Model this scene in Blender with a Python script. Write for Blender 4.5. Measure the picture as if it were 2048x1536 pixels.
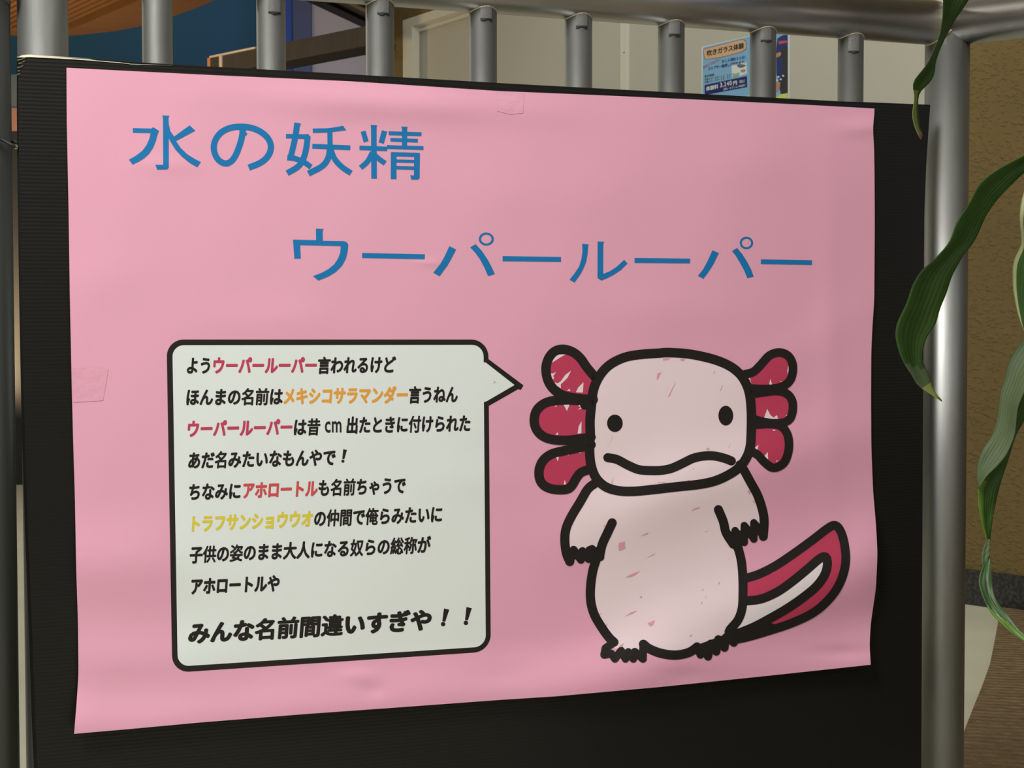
import bpy, bmesh, math, random
import numpy as np
from mathutils import Vector, Matrix
from mathutils.geometry import delaunay_2d_cdt
random.seed(7)
for o in list(bpy.data.objects): bpy.data.objects.remove(o)
SC = bpy.context.scene; COL = SC.collection

# ------------------------------------------------------------------ camera, world, lights, exposure
F = 3334.0; ZT = 0.95                                  # focal length in pixels; height of the poster's top edge
R = np.array([[0.92962572, -0.3685021, -0.00149397], [-0.01532228, -0.0346025, -0.99928369], [0.36818644, 0.92898271, -0.03781366]])
CAM = np.array([-0.18034367, -1.52273196, ZT - 0.22409876])
cd = bpy.data.cameras.new('camera'); cam = bpy.data.objects.new('camera', cd); COL.objects.link(cam); SC.camera = cam
cd.sensor_width = 36; cd.lens = F / 2048 * 36; cd.clip_start = 0.02; cd.clip_end = 60
cam.matrix_world = Matrix(((R[0][0], -R[1][0], -R[2][0], CAM[0]), (R[0][1], -R[1][1], -R[2][1], CAM[1]), (R[0][2], -R[1][2], -R[2][2], CAM[2]), (0, 0, 0, 1)))
cd.dof.use_dof = True; cd.dof.focus_distance = 1.62; cd.dof.aperture_fstop = 42
vs = SC.view_settings; vs.view_transform = 'Standard'; vs.look = 'None'; vs.gamma = 1; vs.use_curve_mapping = False; vs.exposure = -0.12
W = bpy.data.worlds.new('world'); SC.world = W; W.use_nodes = True
bg = W.node_tree.nodes['Background']; bg.inputs[0].default_value = (0.9, 0.95, 1.0, 1); bg.inputs[1].default_value = 0.055

RX = np.array([R[0][0], R[0][1]]); RX /= np.linalg.norm(RX)      # camera's right and forward on the floor plan
RZ = np.array([R[2][0], R[2][1]]); RZ /= np.linalg.norm(RZ)
def plan(X, Z, z=0.0):
    p = CAM[:2] + X * RX + Z * RZ
    return Vector((p[0], p[1], z))
def area(name, loc, target, size, power, color, size_y=None):
    l = bpy.data.lights.new(name, 'AREA'); l.energy = power; l.color = color; l.size = size
    if size_y: l.shape = 'RECTANGLE'; l.size_y = size_y
    o = bpy.data.objects.new(name, l); COL.objects.link(o); o.location = loc
    o.rotation_euler = (Vector(target) - Vector(loc)).to_track_quat('-Z', 'Y').to_euler(); return o
area('ceiling_panel_light', (-0.95, -1.15, 2.4), (0.2, 0.0, 0.7), 0.5, 66, (1.0, 0.98, 0.95), 0.8)
area('front_fill_light', (-0.3, -3.4, 2.5), (0.2, 0, 0.8), 1.4, 25, (1.0, 0.95, 0.86), 0.5)  # added broad fill from the camera side, brightens the steel and sheet
area('blue_fill_light', (1.9, -2.4, 2.0), (0.7, 0, 0.9), 0.9, 3.4, (0.62, 0.75, 1.0), 0.7)  # added bluish fill at right front, tints the bars; no tank there
area('corridor_fill_light', plan(-2.2, 5.0, 2.7), plan(-0.6, 6.0, 0.6), 0.9, 24, (1.0, 0.95, 0.82), 0.9)  # unseen fill added for the dim far walls
area('door_fill_light', plan(0.5, 3.2, 2.75), plan(0.45, 5.2, 1.2), 0.5, 18, (1.0, 0.96, 0.82), 0.5)  # unseen fill added to brighten the white door
area('blue_wall_fill_light', plan(-1.0, 9.6, 2.2), plan(-1.9, 11.0, 2.0), 0.5, 9, (0.45, 0.5, 1.0), 0.5)  # unseen blue fill added to lift the far teal wall
area('canopy_fill_light', plan(-2.6, 7.2, 0.6), plan(-2.0, 8.6, 2.3), 0.6, 40, (1.0, 0.72, 0.42), 0.6)  # added warm uplight that brightens the canopy, no real fixture
area('low_warm_fill_light', (1.1, -2.4, 1.0), (0.75, 0, 0.45), 1.5, 2.2, (1.0, 0.74, 0.52), 0.9)  # added warm fill for the lower right of the sheet

# ------------------------------------------------------------------ helpers
def ray(x, y): return np.array([(x - 1024) / F, (y - 768) / F, 1.0]) @ R
def on_y(x, y, Y=0.0):
    d = ray(x, y); p = CAM + d * ((Y - CAM[1]) / d[1]); return Vector(p)
def at_depth(x, y, D):
    return Vector(CAM + ray(x, y) * D)
def on_z(x, y, Z):
    d = ray(x, y); return Vector(CAM + d * ((Z - CAM[2]) / d[2]))
def mat(name, color=(.5, .5, .5), rough=.6, metal=0, spec=.5, noise=None, bump=None, coat=0, sss=0, trans=0):
    m = bpy.data.materials.new(name); m.use_nodes = True; nt = m.node_tree; b = nt.nodes['Principled BSDF']
    b.inputs['Base Color'].default_value = (*color, 1); b.inputs['Roughness'].default_value = rough
    b.inputs['Metallic'].default_value = metal; b.inputs['Specular IOR Level'].default_value = spec
    b.inputs['Coat Weight'].default_value = coat
    if trans: b.inputs['Transmission Weight'].default_value = trans
    tc = nt.nodes.new('ShaderNodeTexCoord'); mp = nt.nodes.new('ShaderNodeMapping'); nt.links.new(tc.outputs['Object'], mp.inputs[0])
    if noise:                                          # (scale, second colour, (sx, sy, sz), low, high)
        sc, c2, st, lo, hi = noise
        mp.inputs['Scale'].default_value = st
        n = nt.nodes.new('ShaderNodeTexNoise'); n.inputs['Scale'].default_value = sc; n.inputs['Detail'].default_value = 6
        r = nt.nodes.new('ShaderNodeValToRGB'); r.color_ramp.elements[0].position = lo; r.color_ramp.elements[1].position = hi
        r.color_ramp.elements[0].color = (*color, 1); r.color_ramp.elements[1].color = (*c2, 1)
        nt.links.new(mp.outputs[0], n.inputs[0]); nt.links.new(n.outputs[0], r.inputs[0]); nt.links.new(r.outputs[0], b.inputs['Base Color'])
    if bump:                                           # (scale, strength, distance, stretch)
        sc, st, di, sx = bump
        mp2 = nt.nodes.new('ShaderNodeMapping'); mp2.inputs['Scale'].default_value = sx; nt.links.new(tc.outputs['Object'], mp2.inputs[0])
        n = nt.nodes.new('ShaderNodeTexNoise'); n.inputs['Scale'].default_value = sc; n.inputs['Detail'].default_value = 5
        bp = nt.nodes.new('ShaderNodeBump'); bp.inputs['Strength'].default_value = st; bp.inputs['Distance'].default_value = di
        nt.links.new(mp2.outputs[0], n.inputs[0]); nt.links.new(n.outputs[0], bp.inputs['Height']); nt.links.new(bp.outputs[0], b.inputs['Normal'])
    return m
def link(name, me, m=None, parent=None):
    o = bpy.data.objects.new(name, me); COL.objects.link(o)
    if m: me.materials.append(m)
    if parent: o.parent = parent
    return o
def frompy(name, v, f, m=None, parent=None, smooth=False):
    me = bpy.data.meshes.new(name); me.from_pydata([tuple(p) for p in v], [], f); me.update()
    if smooth: me.shade_smooth()
    return link(name, me, m, parent)
def frombm(name, bm, m=None, parent=None, smooth=False):
    bmesh.ops.recalc_face_normals(bm, faces=bm.faces)
    me = bpy.data.meshes.new(name); bm.to_mesh(me); bm.free()
    if smooth: me.shade_smooth()
    return link(name, me, m, parent)
def empty(name, loc, label, cat, group=None):
    o = bpy.data.objects.new(name, None); COL.objects.link(o); o.location = loc; o.empty_display_size = .05
    return tag(o, label, cat, group)
def tag(o, label, cat, group=None):
    o['label'] = label; o['category'] = cat
    if group: o['group'] = group
    return o
def struct(o, label=None):
    o['kind'] = 'structure'
    if label: o['label'] = label
    return o
def keep(o, parent):                                   # parent without moving the world-space mesh
    o.parent = parent; o.matrix_parent_inverse = Matrix.Translation(parent.location).inverted(); return o
def box_bm(bm, o, ax, ay, az, lo, hi):                 # a box in the frame (o; ax, ay, az)
    vv = [bm.verts.new(o + ax * x + ay * y + az * z) for x in (lo[0], hi[0]) for y in (lo[1], hi[1]) for z in (lo[2], hi[2])]
    for q in ((0, 1, 3, 2), (4, 6, 7, 5), (0, 4, 5, 1), (2, 3, 7, 6), (0, 2, 6, 4), (1, 5, 7, 3)): bm.faces.new([vv[i] for i in q])
UZ = Vector((0, 0, 1))
def tube_bm(bm, pts, r, n=32, caps=True):
    rings = []
    for i, p in enumerate(pts):
        p = Vector(p); a = Vector(pts[max(i - 1, 0)]); b = Vector(pts[min(i + 1, len(pts) - 1)]); t = (b - a).normalized()
        u = t.cross(Vector((0, 0, 1)) if abs(t.z) < .9 else Vector((0, 1, 0))).normalized(); w = t.cross(u)
        rr = r[i] if isinstance(r, (list, tuple)) else r
        rings.append([bm.verts.new(p + (u * math.cos(k * 2 * math.pi / n) + w * math.sin(k * 2 * math.pi / n)) * rr) for k in range(n)])
    for a, b in zip(rings, rings[1:]):
        for k in range(n): bm.faces.new((a[k], a[(k + 1) % n], b[(k + 1) % n], b[k]))
    if caps: bm.faces.new(rings[0]); bm.faces.new(rings[-1][::-1])
def tube(name, pts, r, m, parent=None, n=32):
    bm = bmesh.new(); tube_bm(bm, pts, r, n)
    o = frombm(name, bm, m, None, True)
    for p in o.data.polygons:
        if len(p.vertices) > 4: p.use_smooth = False
    return keep(o, parent) if parent else o
def pix(p):
    q = R @ (np.array(p) - CAM); return F * q[0] / q[2] + 1024, F * q[1] / q[2] + 768
def interp(tab, y):
    ys = [t[0] for t in tab]; return float(np.interp(y, ys, [t[1] for t in tab]))

class Wall:                                            # a vertical plane: p0 on it, u along it, n towards the camera
    def __init__(s, p0, u):
        s.p0 = Vector((p0.x, p0.y, 0)); s.u = u.normalized(); s.n = Vector((s.u.y, -s.u.x, 0))
        if s.n.dot(Vector(CAM) - s.p0) < 0: s.n = -s.n
    def hit(s, x, y, off=0.0):
        d = Vector(ray(x, y)); c = Vector(CAM); t = (off - (c - s.p0).dot(s.n)) / d.dot(s.n); return c + d * t
    def s(s_, x, off=0.0): return (s_.hit(x, 700, off) - s_.p0).dot(s_.u)
    def z(s, x, y, off=0.0): return s.hit(x, y, off).z
    def box(s, name, s0, s1, n0, n1, z0, z1, m, parent=None):
        bm = bmesh.new(); box_bm(bm, s.p0, s.u, s.n, UZ, (s0, n0, z0), (s1, n1, z1))
        o = frombm(name, bm, m); return keep(o, parent) if parent else o
def plan_dir(vpx):                                     # floor direction of lines that vanish at this column
    return Vector((*( (vpx - 1024) * RX + F * RZ), 0)).normalized()

# ------------------------------------------------------------------ materials
M = {}
M['steel'] = mat('brushed_steel', (.29, .295, .28), .5, 1, noise=(26, (.39, .40, .385), (1, 1, .25), .35, .7), bump=(240, .12, .0006, (1, 1, .12)))
M['rail'] = mat('brushed_rail_steel', (.42, .41, .395), .36, 1, noise=(26, (.54, .53, .52), (.25, 1, 1), .35, .7), bump=(240, .12, .0006, (.12, 1, 1)))
M['weld'] = mat('weld_steel', (.80, .75, .60), .28, .6, bump=(300, .8, .002, (1, 1, 1)))  # pale yellowish base also stands in for light reflected at the joint
M['tape'] = mat('grey_cloth_tape', (.14, .14, .13), .55, .2, bump=(300, .5, .0008, (1, 1, 1)))
M['tape_edge'] = mat('black_tape_edge', (.012, .012, .012), .6)
M['plastic'] = mat('black_corrugated_plastic', (.0062, .0062, .0054), .38, 0, .30, bump=(60, .15, .001, (.3, 1, 1)))
M['fray'] = mat('frayed_highlit_plastic', (.62, .60, .45), .5)  # pale frayed plastic; the lip's highlight is put into this colour
M['white_wall'] = mat('white_painted_panel', (.46, .455, .39), .6, noise=(1.2, (.42, .415, .355), (1, 1, 1), .3, .7), bump=(60, .05, .001, (1, 1, 1)))
M['frame'] = mat('white_door_frame', (.62, .62, .54), .45)
M['ochre'] = mat('ochre_stucco', (.175, .125, .048), .85, 0, .25, noise=(3, (.15, .108, .042), (1, 1, 1), .35, .7))
M['granite'] = mat('dark_granite', (.018, .019, .018), .5, noise=(120, (.05, .05, .048), (1, 1, 1), .45, .62))
M['floor'] = mat('pale_grey_vinyl', (.68, .67, .54), .5, noise=(4, (.60, .59, .48), (1, 1, 1), .35, .7))
M['blue_wall'] = mat('teal_blue_wall', (.02, .11, .18), .75, bump=(300, .2, .001, (1, 1, 1)))
M['blue_strip'] = mat('deep_blue_panel', (.01, .05, .19), .6)
M['grey_col'] = mat('slate_grey_column', (.055, .062, .078), .7)
M['beige'] = mat('beige_wall', (.34, .29, .19), .75)
M['gate'] = mat('dull_gate_steel', (.07, .075, .068), .5, .7, bump=(200, .1, .0006, (1, 1, .12)))
M['beam'] = mat('brown_grey_beam', (.075, .067, .06), .55, noise=(40, (.06, .054, .049), (1, 1, .1), .3, .7))
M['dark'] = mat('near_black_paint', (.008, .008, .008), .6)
M['wood'] = mat('orange_brown_wood', (.36, .17, .055), .55, noise=(3, (.32, .145, .047), (1, 3, 1), .3, .7))
M['highlit_trim'] = mat('pale_highlit_trim', (.85, .74, .58), .4)  # bright reflections on the beam's edges put into the colour
M['lit_cap'] = mat('orange_lit_cap', (.75, .36, .14), .5)  # orange light on the beam end put into its colour
M['panel_grey'] = mat('blue_grey_board', (.10, .13, .15), .6)
M['panel_pink'] = mat('dusty_pink_board', (.36, .17, .13), .6)
M['ceiling'] = mat('ceiling_white', (.82, .82, .78), .8)

def node_bumpify(m, kind):
    nt = m.node_tree; b = nt.nodes['Principled BSDF']; tc = nt.nodes.new('ShaderNodeTexCoord')
    bp = nt.nodes.new('ShaderNodeBump'); nt.links.new(bp.outputs[0], b.inputs['Normal'])
    mp = nt.nodes.new('ShaderNodeMapping'); nt.links.new(tc.outputs['Object'], mp.inputs[0])
    if kind == 'stucco':                               # thrown plaster: scattered raised lumps drawn out sideways
        mp.inputs['Scale'].default_value = (1, 1, 1.6)
        n = nt.nodes.new('ShaderNodeTexNoise'); n.inputs['Scale'].default_value = 62; n.inputs['Detail'].default_value = 3; n.inputs['Roughness'].default_value = .55
        r = nt.nodes.new('ShaderNodeValToRGB'); r.color_ramp.elements[0].position = .50; r.color_ramp.elements[1].position = .85
        nt.links.new(mp.outputs[0], n.inputs[0]); nt.links.new(n.outputs[0], r.inputs[0]); nt.links.new(r.outputs[0], bp.inputs['Height'])
        bp.inputs['Strength'].default_value = .8; bp.inputs['Distance'].default_value = .005
node_bumpify(M['ochre'], 'stucco')

# ------------------------------------------------------------------ structure behind the railing
bm = bmesh.new(); c = plan(0, 5); box_bm(bm, c, Vector((1, 0, 0)), Vector((0, 1, 0)), UZ, (-9, -9, -.1), (9, 9, 0))
struct(frombm('floor', bm, M['floor']), 'pale grey vinyl floor seen beside the brown mat')
bm = bmesh.new(); box_bm(bm, c, Vector((1, 0, 0)), Vector((0, 1, 0)), UZ, (-9, -9, 3.2), (9, 9, 3.3))
struct(frombm('ceiling', bm, M['ceiling']), 'plain white ceiling above the frame')

foot = on_z(1890, 1201, 0)
WB = Wall(foot, plan_dir(-1015))                       # the long back wall, receding to the left
WR = Wall(foot, plan_dir(-2000))                       # the stucco wall right of the corner post
if WB.s(900) < 0: WB.u = -WB.u
if WR.s(2040) < 0: WR.u = -WR.u
zt = WB.z(838, 63, -.03); zf_ = WB.z(826, 52, .004); zo = WB.z(808, 40, .004)
s_in, s_mid, s_out, s_lf = WB.s(838, -.03), WB.s(826, .004), WB.s(808, .004), WB.s(787)
s_m0, s_m1 = WB.s(1256, -.04), WB.s(1240, -.04)
wb = struct(WB.box('wall_back', s_out, s_lf, -.25, 0, 0, 3.2, M['ochre']), 'ochre wall strip left of the white door frame')
keep(WB.box('wall_core', -.02, s_out, -.3, -.2, 0, 3.2, M['ochre']), wb)
keep(WB.box('wall_lintel', -.02, s_out, -.2, .0, zo, 3.2, M['ochre']), wb)
keep(WB.box('corner_bead', s_lf - .001, s_lf + .010, -.02, .002, 0, 3.2, M['white_wall']), wb)
dr = WB.box('door_1', s_m1, s_in, -.09, -.044, .01, zt, M['white_wall']); struct(dr, 'tall white double door behind the railing')
WB.box('door_frame', s_mid, s_out, -.12, .004, 0, zo, M['frame'], dr)
WB.box('door_frame', .0, s_mid, -.12, .004, zf_, zo, M['frame'], dr)
WB.box('door_stop', s_in, s_mid, -.10, -.03, 0, zf_, M['frame'], dr)
WB.box('door_stop', 0.0, s_in, -.10, -.03, zt, zf_, M['frame'], dr)
WB.box('door_leaf', .0, s_m0, -.09, -.044, .01, zt, M['white_wall'], dr)
WB.box('meeting_strip', s_m0, s_m1, -.09, -.040, .01, zt, M['frame'], dr)
WB.box('strip_edge', s_m0 + .004, s_m0 + .016, -.05, -.036, .01, zt, M['white_print'] if 'white_print' in M else M['frame'], dr)
WB.box('screw', WB.s(1249, -.04), WB.s(1247, -.04), -.041, -.0385, WB.z(1249, 106, -.04), WB.z(1249, 104, -.04), M['dark'], dr)

rt = struct(WR.box('wall_right', -.02, 4, -.2, 0, 0, 3.2, M['ochre']), 'rough ochre stucco wall right of the corner post')
zb = WR.z(1922, 1136)
struct(WR.box('baseboard_right', -.02, 4, -.01, .012, 0, zb, M['granite']), 'dark granite baseboard under the ochre wall')

# far hall seen between the bars
WF = Wall(plan(0, 11.2), Vector((*RX, 0)))
struct(WF.box('wall_far', WF.s(-500), WF.s(592), -.1, 0, 0, 3.2, M['blue_wall']), 'dark teal blue wall at the far end of the hall')
WG = Wall(plan(0, 10.6), Vector((*RX, 0)))
struct(WG.box('trim_1', WG.s(570), WG.s(592), -.06, .0, 0, 3.2, M['blue_strip']), 'bright blue strip of wall between bars')
struct(WG.box('trim_2', WG.s(592), WG.s(628), -.1, .04, 0, 3.2, M['grey_col']), 'slate grey column between bars')
struct(WG.box('wall_beige', WG.s(628), WG.s(900), -.1, .0, 0, 3.2, M['beige']), 'beige wall beyond the sloping beam')
WP = Wall(plan(0, 7.4), Vector((*RX, 0)))
pn = WP.box('display_board', WP.s(-60), WP.s(60), -.03, .0, WP.z(30, 216), WP.z(30, 149), M['panel_grey'])
tag(pn, 'blue-grey and dusty pink display board seen in the gap left of the wide post', 'board')
keep(WP.box('pink_panel', WP.s(-60), WP.s(60), -.03, .002, WP.z(30, 262), WP.z(30, 216), M['panel_pink']), pn)
keep(WP.box('dark_stand', WP.s(-60), WP.s(60), -.05, .0, 0, WP.z(30, 262), M['dark']), pn)

# long flat beam with a lit end, parallel to the back wall
WM = Wall(WB.hit(790, 60, .1), plan_dir(-2150))
if WM.s(700) < 0: WM.u = -WM.u
def wm_s(x): return WM.s(x)
zt1, zt0 = WM.z(735, 51), WM.z(735, 93)
bmn = WM.box('trim_3', wm_s(770), wm_s(447), -.05, .0, zt0, zt1, M['beam']); struct(bmn, 'brown-grey flat beam running behind the bars')
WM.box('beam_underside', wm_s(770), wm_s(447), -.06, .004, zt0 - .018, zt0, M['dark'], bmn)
WM.box('beam_end', wm_s(446), wm_s(425), -.05, .0, zt0 - .01, zt1, M['beam'], bmn)
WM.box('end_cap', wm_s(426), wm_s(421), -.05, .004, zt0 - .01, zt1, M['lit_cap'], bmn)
WM.box('joint_strip', wm_s(450), wm_s(445), -.05, .006, zt0 - .01, zt1, M['highlit_trim'], bmn)
WM.box('top_edge', wm_s(515), wm_s(425), -.05, .004, zt1, zt1 + .008, M['highlit_trim'], bmn)
# sloping ceiling track
zc = 2.42
a0, a1 = on_z(735, 56, zc), on_z(605, -5, zc)
ud = (a0 - a1).normalized(); nd = Vector((ud.y, -ud.x, 0)); 
if nd.dot(Vector(CAM) - a0) < 0: nd = -nd
bm = bmesh.new(); box_bm(bm, a0, ud, nd, UZ, (-3, .03, .02), (.35, .55, .16))
tr = struct(frombm('trim_4', bm, M['beam']), 'grey-brown sloping ceiling track')
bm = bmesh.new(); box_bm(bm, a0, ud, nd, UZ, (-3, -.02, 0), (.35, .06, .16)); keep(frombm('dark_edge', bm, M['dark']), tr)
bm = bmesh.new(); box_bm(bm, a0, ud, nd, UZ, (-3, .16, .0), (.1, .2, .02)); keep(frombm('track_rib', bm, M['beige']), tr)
bm = bmesh.new(); box_bm(bm, a0, ud, nd, UZ, (-.25, .22, .0), (.2, .34, .02)); keep(frombm('dark_patch', bm, M['dark']), tr)  # near-black patch on the track's lower face

# slatted wooden canopy, its rounded rim over the blue wall
zcan = 2.3
rim = [(-300, 40), (-100, 64), (20, 71), (80, 73), (140, 72), (180, 68), (230, 62), (280, 53), (345, 33), (390, 17), (430, 0), (480, -26), (540, -60), (600, -100)]
inner = [(-300, 30), (-100, 53), (20, 60), (80, 62), (137, 60), (170, 47), (205, 32), (240, 17), (280, 0), (330, -24), (400, -60), (480, -100), (540, -130)]
can = empty('wooden_canopy', on_z(140, 60, zcan), 'orange-brown slatted wooden canopy with a curved rim, upper left behind the bars', 'canopy')
def resample(p, n):
    p = np.array(p, float); t = np.r_[0, np.cumsum(np.hypot(*np.diff(p, axis=0).T))]; q = np.linspace(0, t[-1], n)
    return np.c_[np.interp(q, t, p[:, 0]), np.interp(q, t, p[:, 1])]
ra, rb = resample(rim, 40), resample(inner, 40)
v = []; f = []
for (x0, y0), (x1, y1) in zip(ra, rb):
    a, b = on_z(x0, y0, zcan), on_z(x1, y1, zcan)
    v += [a, b, a + UZ * .12, b + UZ * .12]
for i in range(39):
    k = i * 4
    for q in ((0, 4, 5, 1), (0, 2, 6, 4), (2, 3, 7, 6), (1, 5, 7, 3)): f.append([k + j for j in q])
keep(frompy('rim', v, f, M['wood']), can)
p1, p2 = on_z(137, 59, zcan), on_z(270, 0, zcan)
sd = (p2 - p1); sd.z = 0; sd.normalize(); sn = Vector((sd.y, -sd.x, 0))
if sn.dot(on_z(60, 40, zcan) - p1) < 0: sn = -sn
sp_ = abs((on_z(138, 39, zcan) - on_z(138, 48, zcan)).dot(sn))
for i in range(26):
    bm = bmesh.new(); w0 = .01 + i * sp_
    st = p1 + sn * w0; t_ = 2.5
    while t_ > -4:
        x_, y_ = pix(st + sd * (t_ - .03))
        if y_ > np.interp(x_, [q[0] for q in inner], [q[1] for q in inner]) + 1: break
        t_ -= .03
    box_bm(bm, st, sd, sn, UZ, (t_, 0, .005), (3.2, sp_ * .62, .03))
    keep(frombm('slat', bm, M['wood']), can)
bk = [on_z(x, y, zcan) for x, y in inner] + [on_z(540, -330, zcan), on_z(-300, -330, zcan)]; n = len(bk)
keep(frompy('backing', [p + UZ * .045 for p in bk] + [p + UZ * .09 for p in bk], [list(range(n)), list(range(n, 2 * n))[::-1]] + [[i, (i + 1) % n, n + (i + 1) % n, n + i] for i in range(n)], M['dark']), can)

# mat on the floor at the right
mb = [(2006, 1216), (1997, 1246), (1990, 1285), (1980, 1335), (1966, 1375), (1950, 1415), (1932, 1461), (1916, 1505), (1896, 1560), (1860, 1650)]
fp = [on_z(x, y, 0) for x, y in mb]
far = [foot + WR.u * 3.5, foot + WR.u * 3.5 + WR.n * 3.0]
fp[0] = foot + WR.u * WR.s(2006)+ WR.n * .02
far = [p + WR.n * .02 for p in far]
poly = fp + far[::-1]
me = bpy.data.meshes.new('floor_mat'); n = len(poly)
vv = [(p.x, p.y, .001) for p in poly] + [(p.x, p.y, .008) for p in poly]
me.from_pydata(vv, [], [list(range(n))[::-1], list(range(n, 2 * n))] + [[i, (i + 1) % n, n + (i + 1) % n, n + i] for i in range(n)])
mm = mat('brown_ribbed_mat', (.25, .18, .10), .9, 0, .2, noise=(60, (.17, .12, .067), (1, 1, 1), .35, .65))
nt = mm.node_tree; tc = nt.nodes.new('ShaderNodeTexCoord'); mp = nt.nodes.new('ShaderNodeMapping'); wv = nt.nodes.new('ShaderNodeTexWave'); bp = nt.nodes.new('ShaderNodeBump')
mp.inputs['Rotation'].default_value = (0, 0, math.atan2(RZ[1], RZ[0]) * -1 + .25); wv.inputs['Scale'].default_value = 12; wv.inputs['Distortion'].default_value = 1.5; wv.inputs['Detail Scale'].default_value = 6
bp.inputs['Strength'].default_value = .8; bp.inputs['Distance'].default_value = .006
nt.links.new(tc.outputs['Object'], mp.inputs[0]); nt.links.new(mp.outputs[0], wv.inputs[0]); nt.links.new(wv.outputs[1], bp.inputs['Height']); nt.links.new(bp.outputs[0], nt.nodes['Principled BSDF'].inputs['Normal'])
mt = link('floor_mat', me, mm); tag(mt, 'brown ribbed entrance mat with a curved edge on the pale floor', 'mat')

# ------------------------------------------------------------------ printing on flat and wavy paper
def paper_d(x, y):
    """how far the pink paper stands off its board, over the sheet (numpy arrays)"""
    x = np.asarray(x, float); y = np.asarray(y, float)
    bot = 1468 - (x - 149) * (139 / 1592.)
    left = 141 + (y - 136) * .012
    sm = lambda t: np.clip(t, 0, 1) ** 2 * (3 - 2 * np.clip(t, 0, 1))
    g = lambda a, s: np.exp(-(a / s) ** 2)
    d = .0012 + .0006 * (np.sin(x / 190 + y / 310) + 1) + .0008 * (np.sin(x / 95 - y / 110 + 1) + 1) + .00012 * (np.sin(x / 37 + y / 61) + 1)
    d = d + .0095 * sm(1 - (bot - y) / 130.) ** 1.5
    s = y + .40 * x
    m = sm((x - 1000) / 350) * sm((y - 760) / 250)
    d = d + m * (.0110 * g(s - 1828, 85) + .0070 * g(s - 1520, 80) + .0055 * g(s - 2080, 80))
    d = d + .0052 * g(x - 200, 190) * g(y - 1130, 75) + .0040 * g(x - 290, 230) * g(y - 1330, 60) + .0016 * g(x - 170, 60) * g(y - 1420, 60)
    d = d + .0032 * g(y - 208 - (x - 800) * .05, 32) * g(x - 800, 260) + .0010 * g(x - 1660, 30) * g(y - 700, 330) + .0020 * g(x - 1735, 60) * g(y - 256, 18)
    d = d + .0022 * g(x - 1755, 60) * g(y - 1115, 105) + .0012 * g(y - 700 - (x - 1600) * -.6, 60) * g(x - 1630, 160)
    for cx, cy, rx, ry, h in ((330, 330, 60, 18, .0004), (960, 960, 90, 40, .0005), (720, 1352, 45, 16, .0010), (745, 1382, 26, 14, -.0007), (540, 640, 150, 40, .0006), (1330, 620, 160, 50, .0008),
                              (1000, 1352, 60, 22, -.0007), (1370, 1352, 50, 16, -.0010), (1690, 1305, 60, 14, -.0012), (1080, 390, 180, 60, .0006), (860, 526, 30, 8, .0004), (1480, 330, 120, 60, .0007), (230, 560, 90, 60, .0006)):
        d = d + 1.7 * h * g(x - cx, rx) * g(y - cy, ry)
    return d
def paper_pts(px, off=0.0):
    px = np.asarray(px, float); x, y = px[:, 0], px[:, 1]
    def P(x, y):
        D = np.c_[(x - 1024) / F, (y - 768) / F, np.ones(len(x))] @ R
        return CAM + D * ((-paper_d(x, y) - CAM[1]) / D[:, 1])[:, None]
    p = P(x, y); a = P(x + 2, y) - P(x - 2, y); b = P(x, y + 2) - P(x, y - 2)
    n = np.cross(b, a); n /= np.linalg.norm(n, axis=1)[:, None]; n *= np.where(n[:, 1] > 0, -1, 1)[:, None]
    return p + n * off, n
class Flat:                                            # printing on a flat sheet lying in plane 'wall'
    def __init__(s, wall, off): s.w = wall; s.off = off
    def __call__(s, px, off=0.0):
        p = np.array([s.w.hit(x, y, s.off + off)[:] for x, y in px]); n = np.tile(np.array(s.w.n[:]), (len(px), 1)); return p, n
def print_mesh(name, px, faces, m, off, parent, surf=paper_pts, sub=10.0):
    """flat artwork given in sheet coordinates, cut fine enough to follow the paper"""
    bm = bmesh.new(); vs_ = [bm.verts.new((q[0], q[1], q[2] if len(q) > 2 else 0)) for q in px]
    for fc in faces:
        try: bm.faces.new([vs_[i] for i in fc])
        except ValueError: pass
    if sub:
        bmesh.ops.triangulate(bm, faces=bm.faces)
        for _ in range(4):
            es = [e for e in bm.edges if e.calc_length() > sub]
            if not es: break
            bmesh.ops.subdivide_edges(bm, edges=es, cuts=1, use_grid_fill=False); bmesh.ops.triangulate(bm, faces=bm.faces)
    for fc in bm.faces: fc.normal_update()
    flip = [fc for fc in bm.faces if fc.normal.z > 0]
    bmesh.ops.reverse_faces(bm, faces=flip)
    P2 = np.array([[v_.co.x, v_.co.y] for v_ in bm.verts]); lay = np.array([v_.co.z for v_ in bm.verts]); p, nn = surf(P2, off); p = p + nn * lay[:, None]
    for v_, q in zip(bm.verts, p): v_.co = q
    me = bpy.data.meshes.new(name); bm.to_mesh(me); bm.free(); me.shade_smooth(); me.normals_split_custom_set_from_vertices([tuple(q) for q in nn])
    o = link(name, me, m); return keep(o, parent)
def smooth_path(p, closed=False, step=4.0):
    p = [np.array(q, float) for q in p]; n = len(p); out = []
    rng = n if closed else n - 1
    for i in range(rng):
        p0 = p[(i - 1) % n] if closed or i > 0 else 2 * p[0] - p[1]
        p1, p2 = p[i], p[(i + 1) % n]
        p3 = p[(i + 2) % n] if closed or i + 2 < n else 2 * p[-1] - p[-2]
        k = max(1, int(np.hypot(*(p2 - p1)) / step))
        for j in range(k):
            t = j / k; out.append(.5 * (2 * p1 + (p2 - p0) * t + (2 * p0 - 5 * p1 + 4 * p2 - p3) * t * t + (3 * p1 - p0 - 3 * p2 + p3) * t ** 3))
    if not closed: out.append(p[-1])
    return np.array(out)
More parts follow.
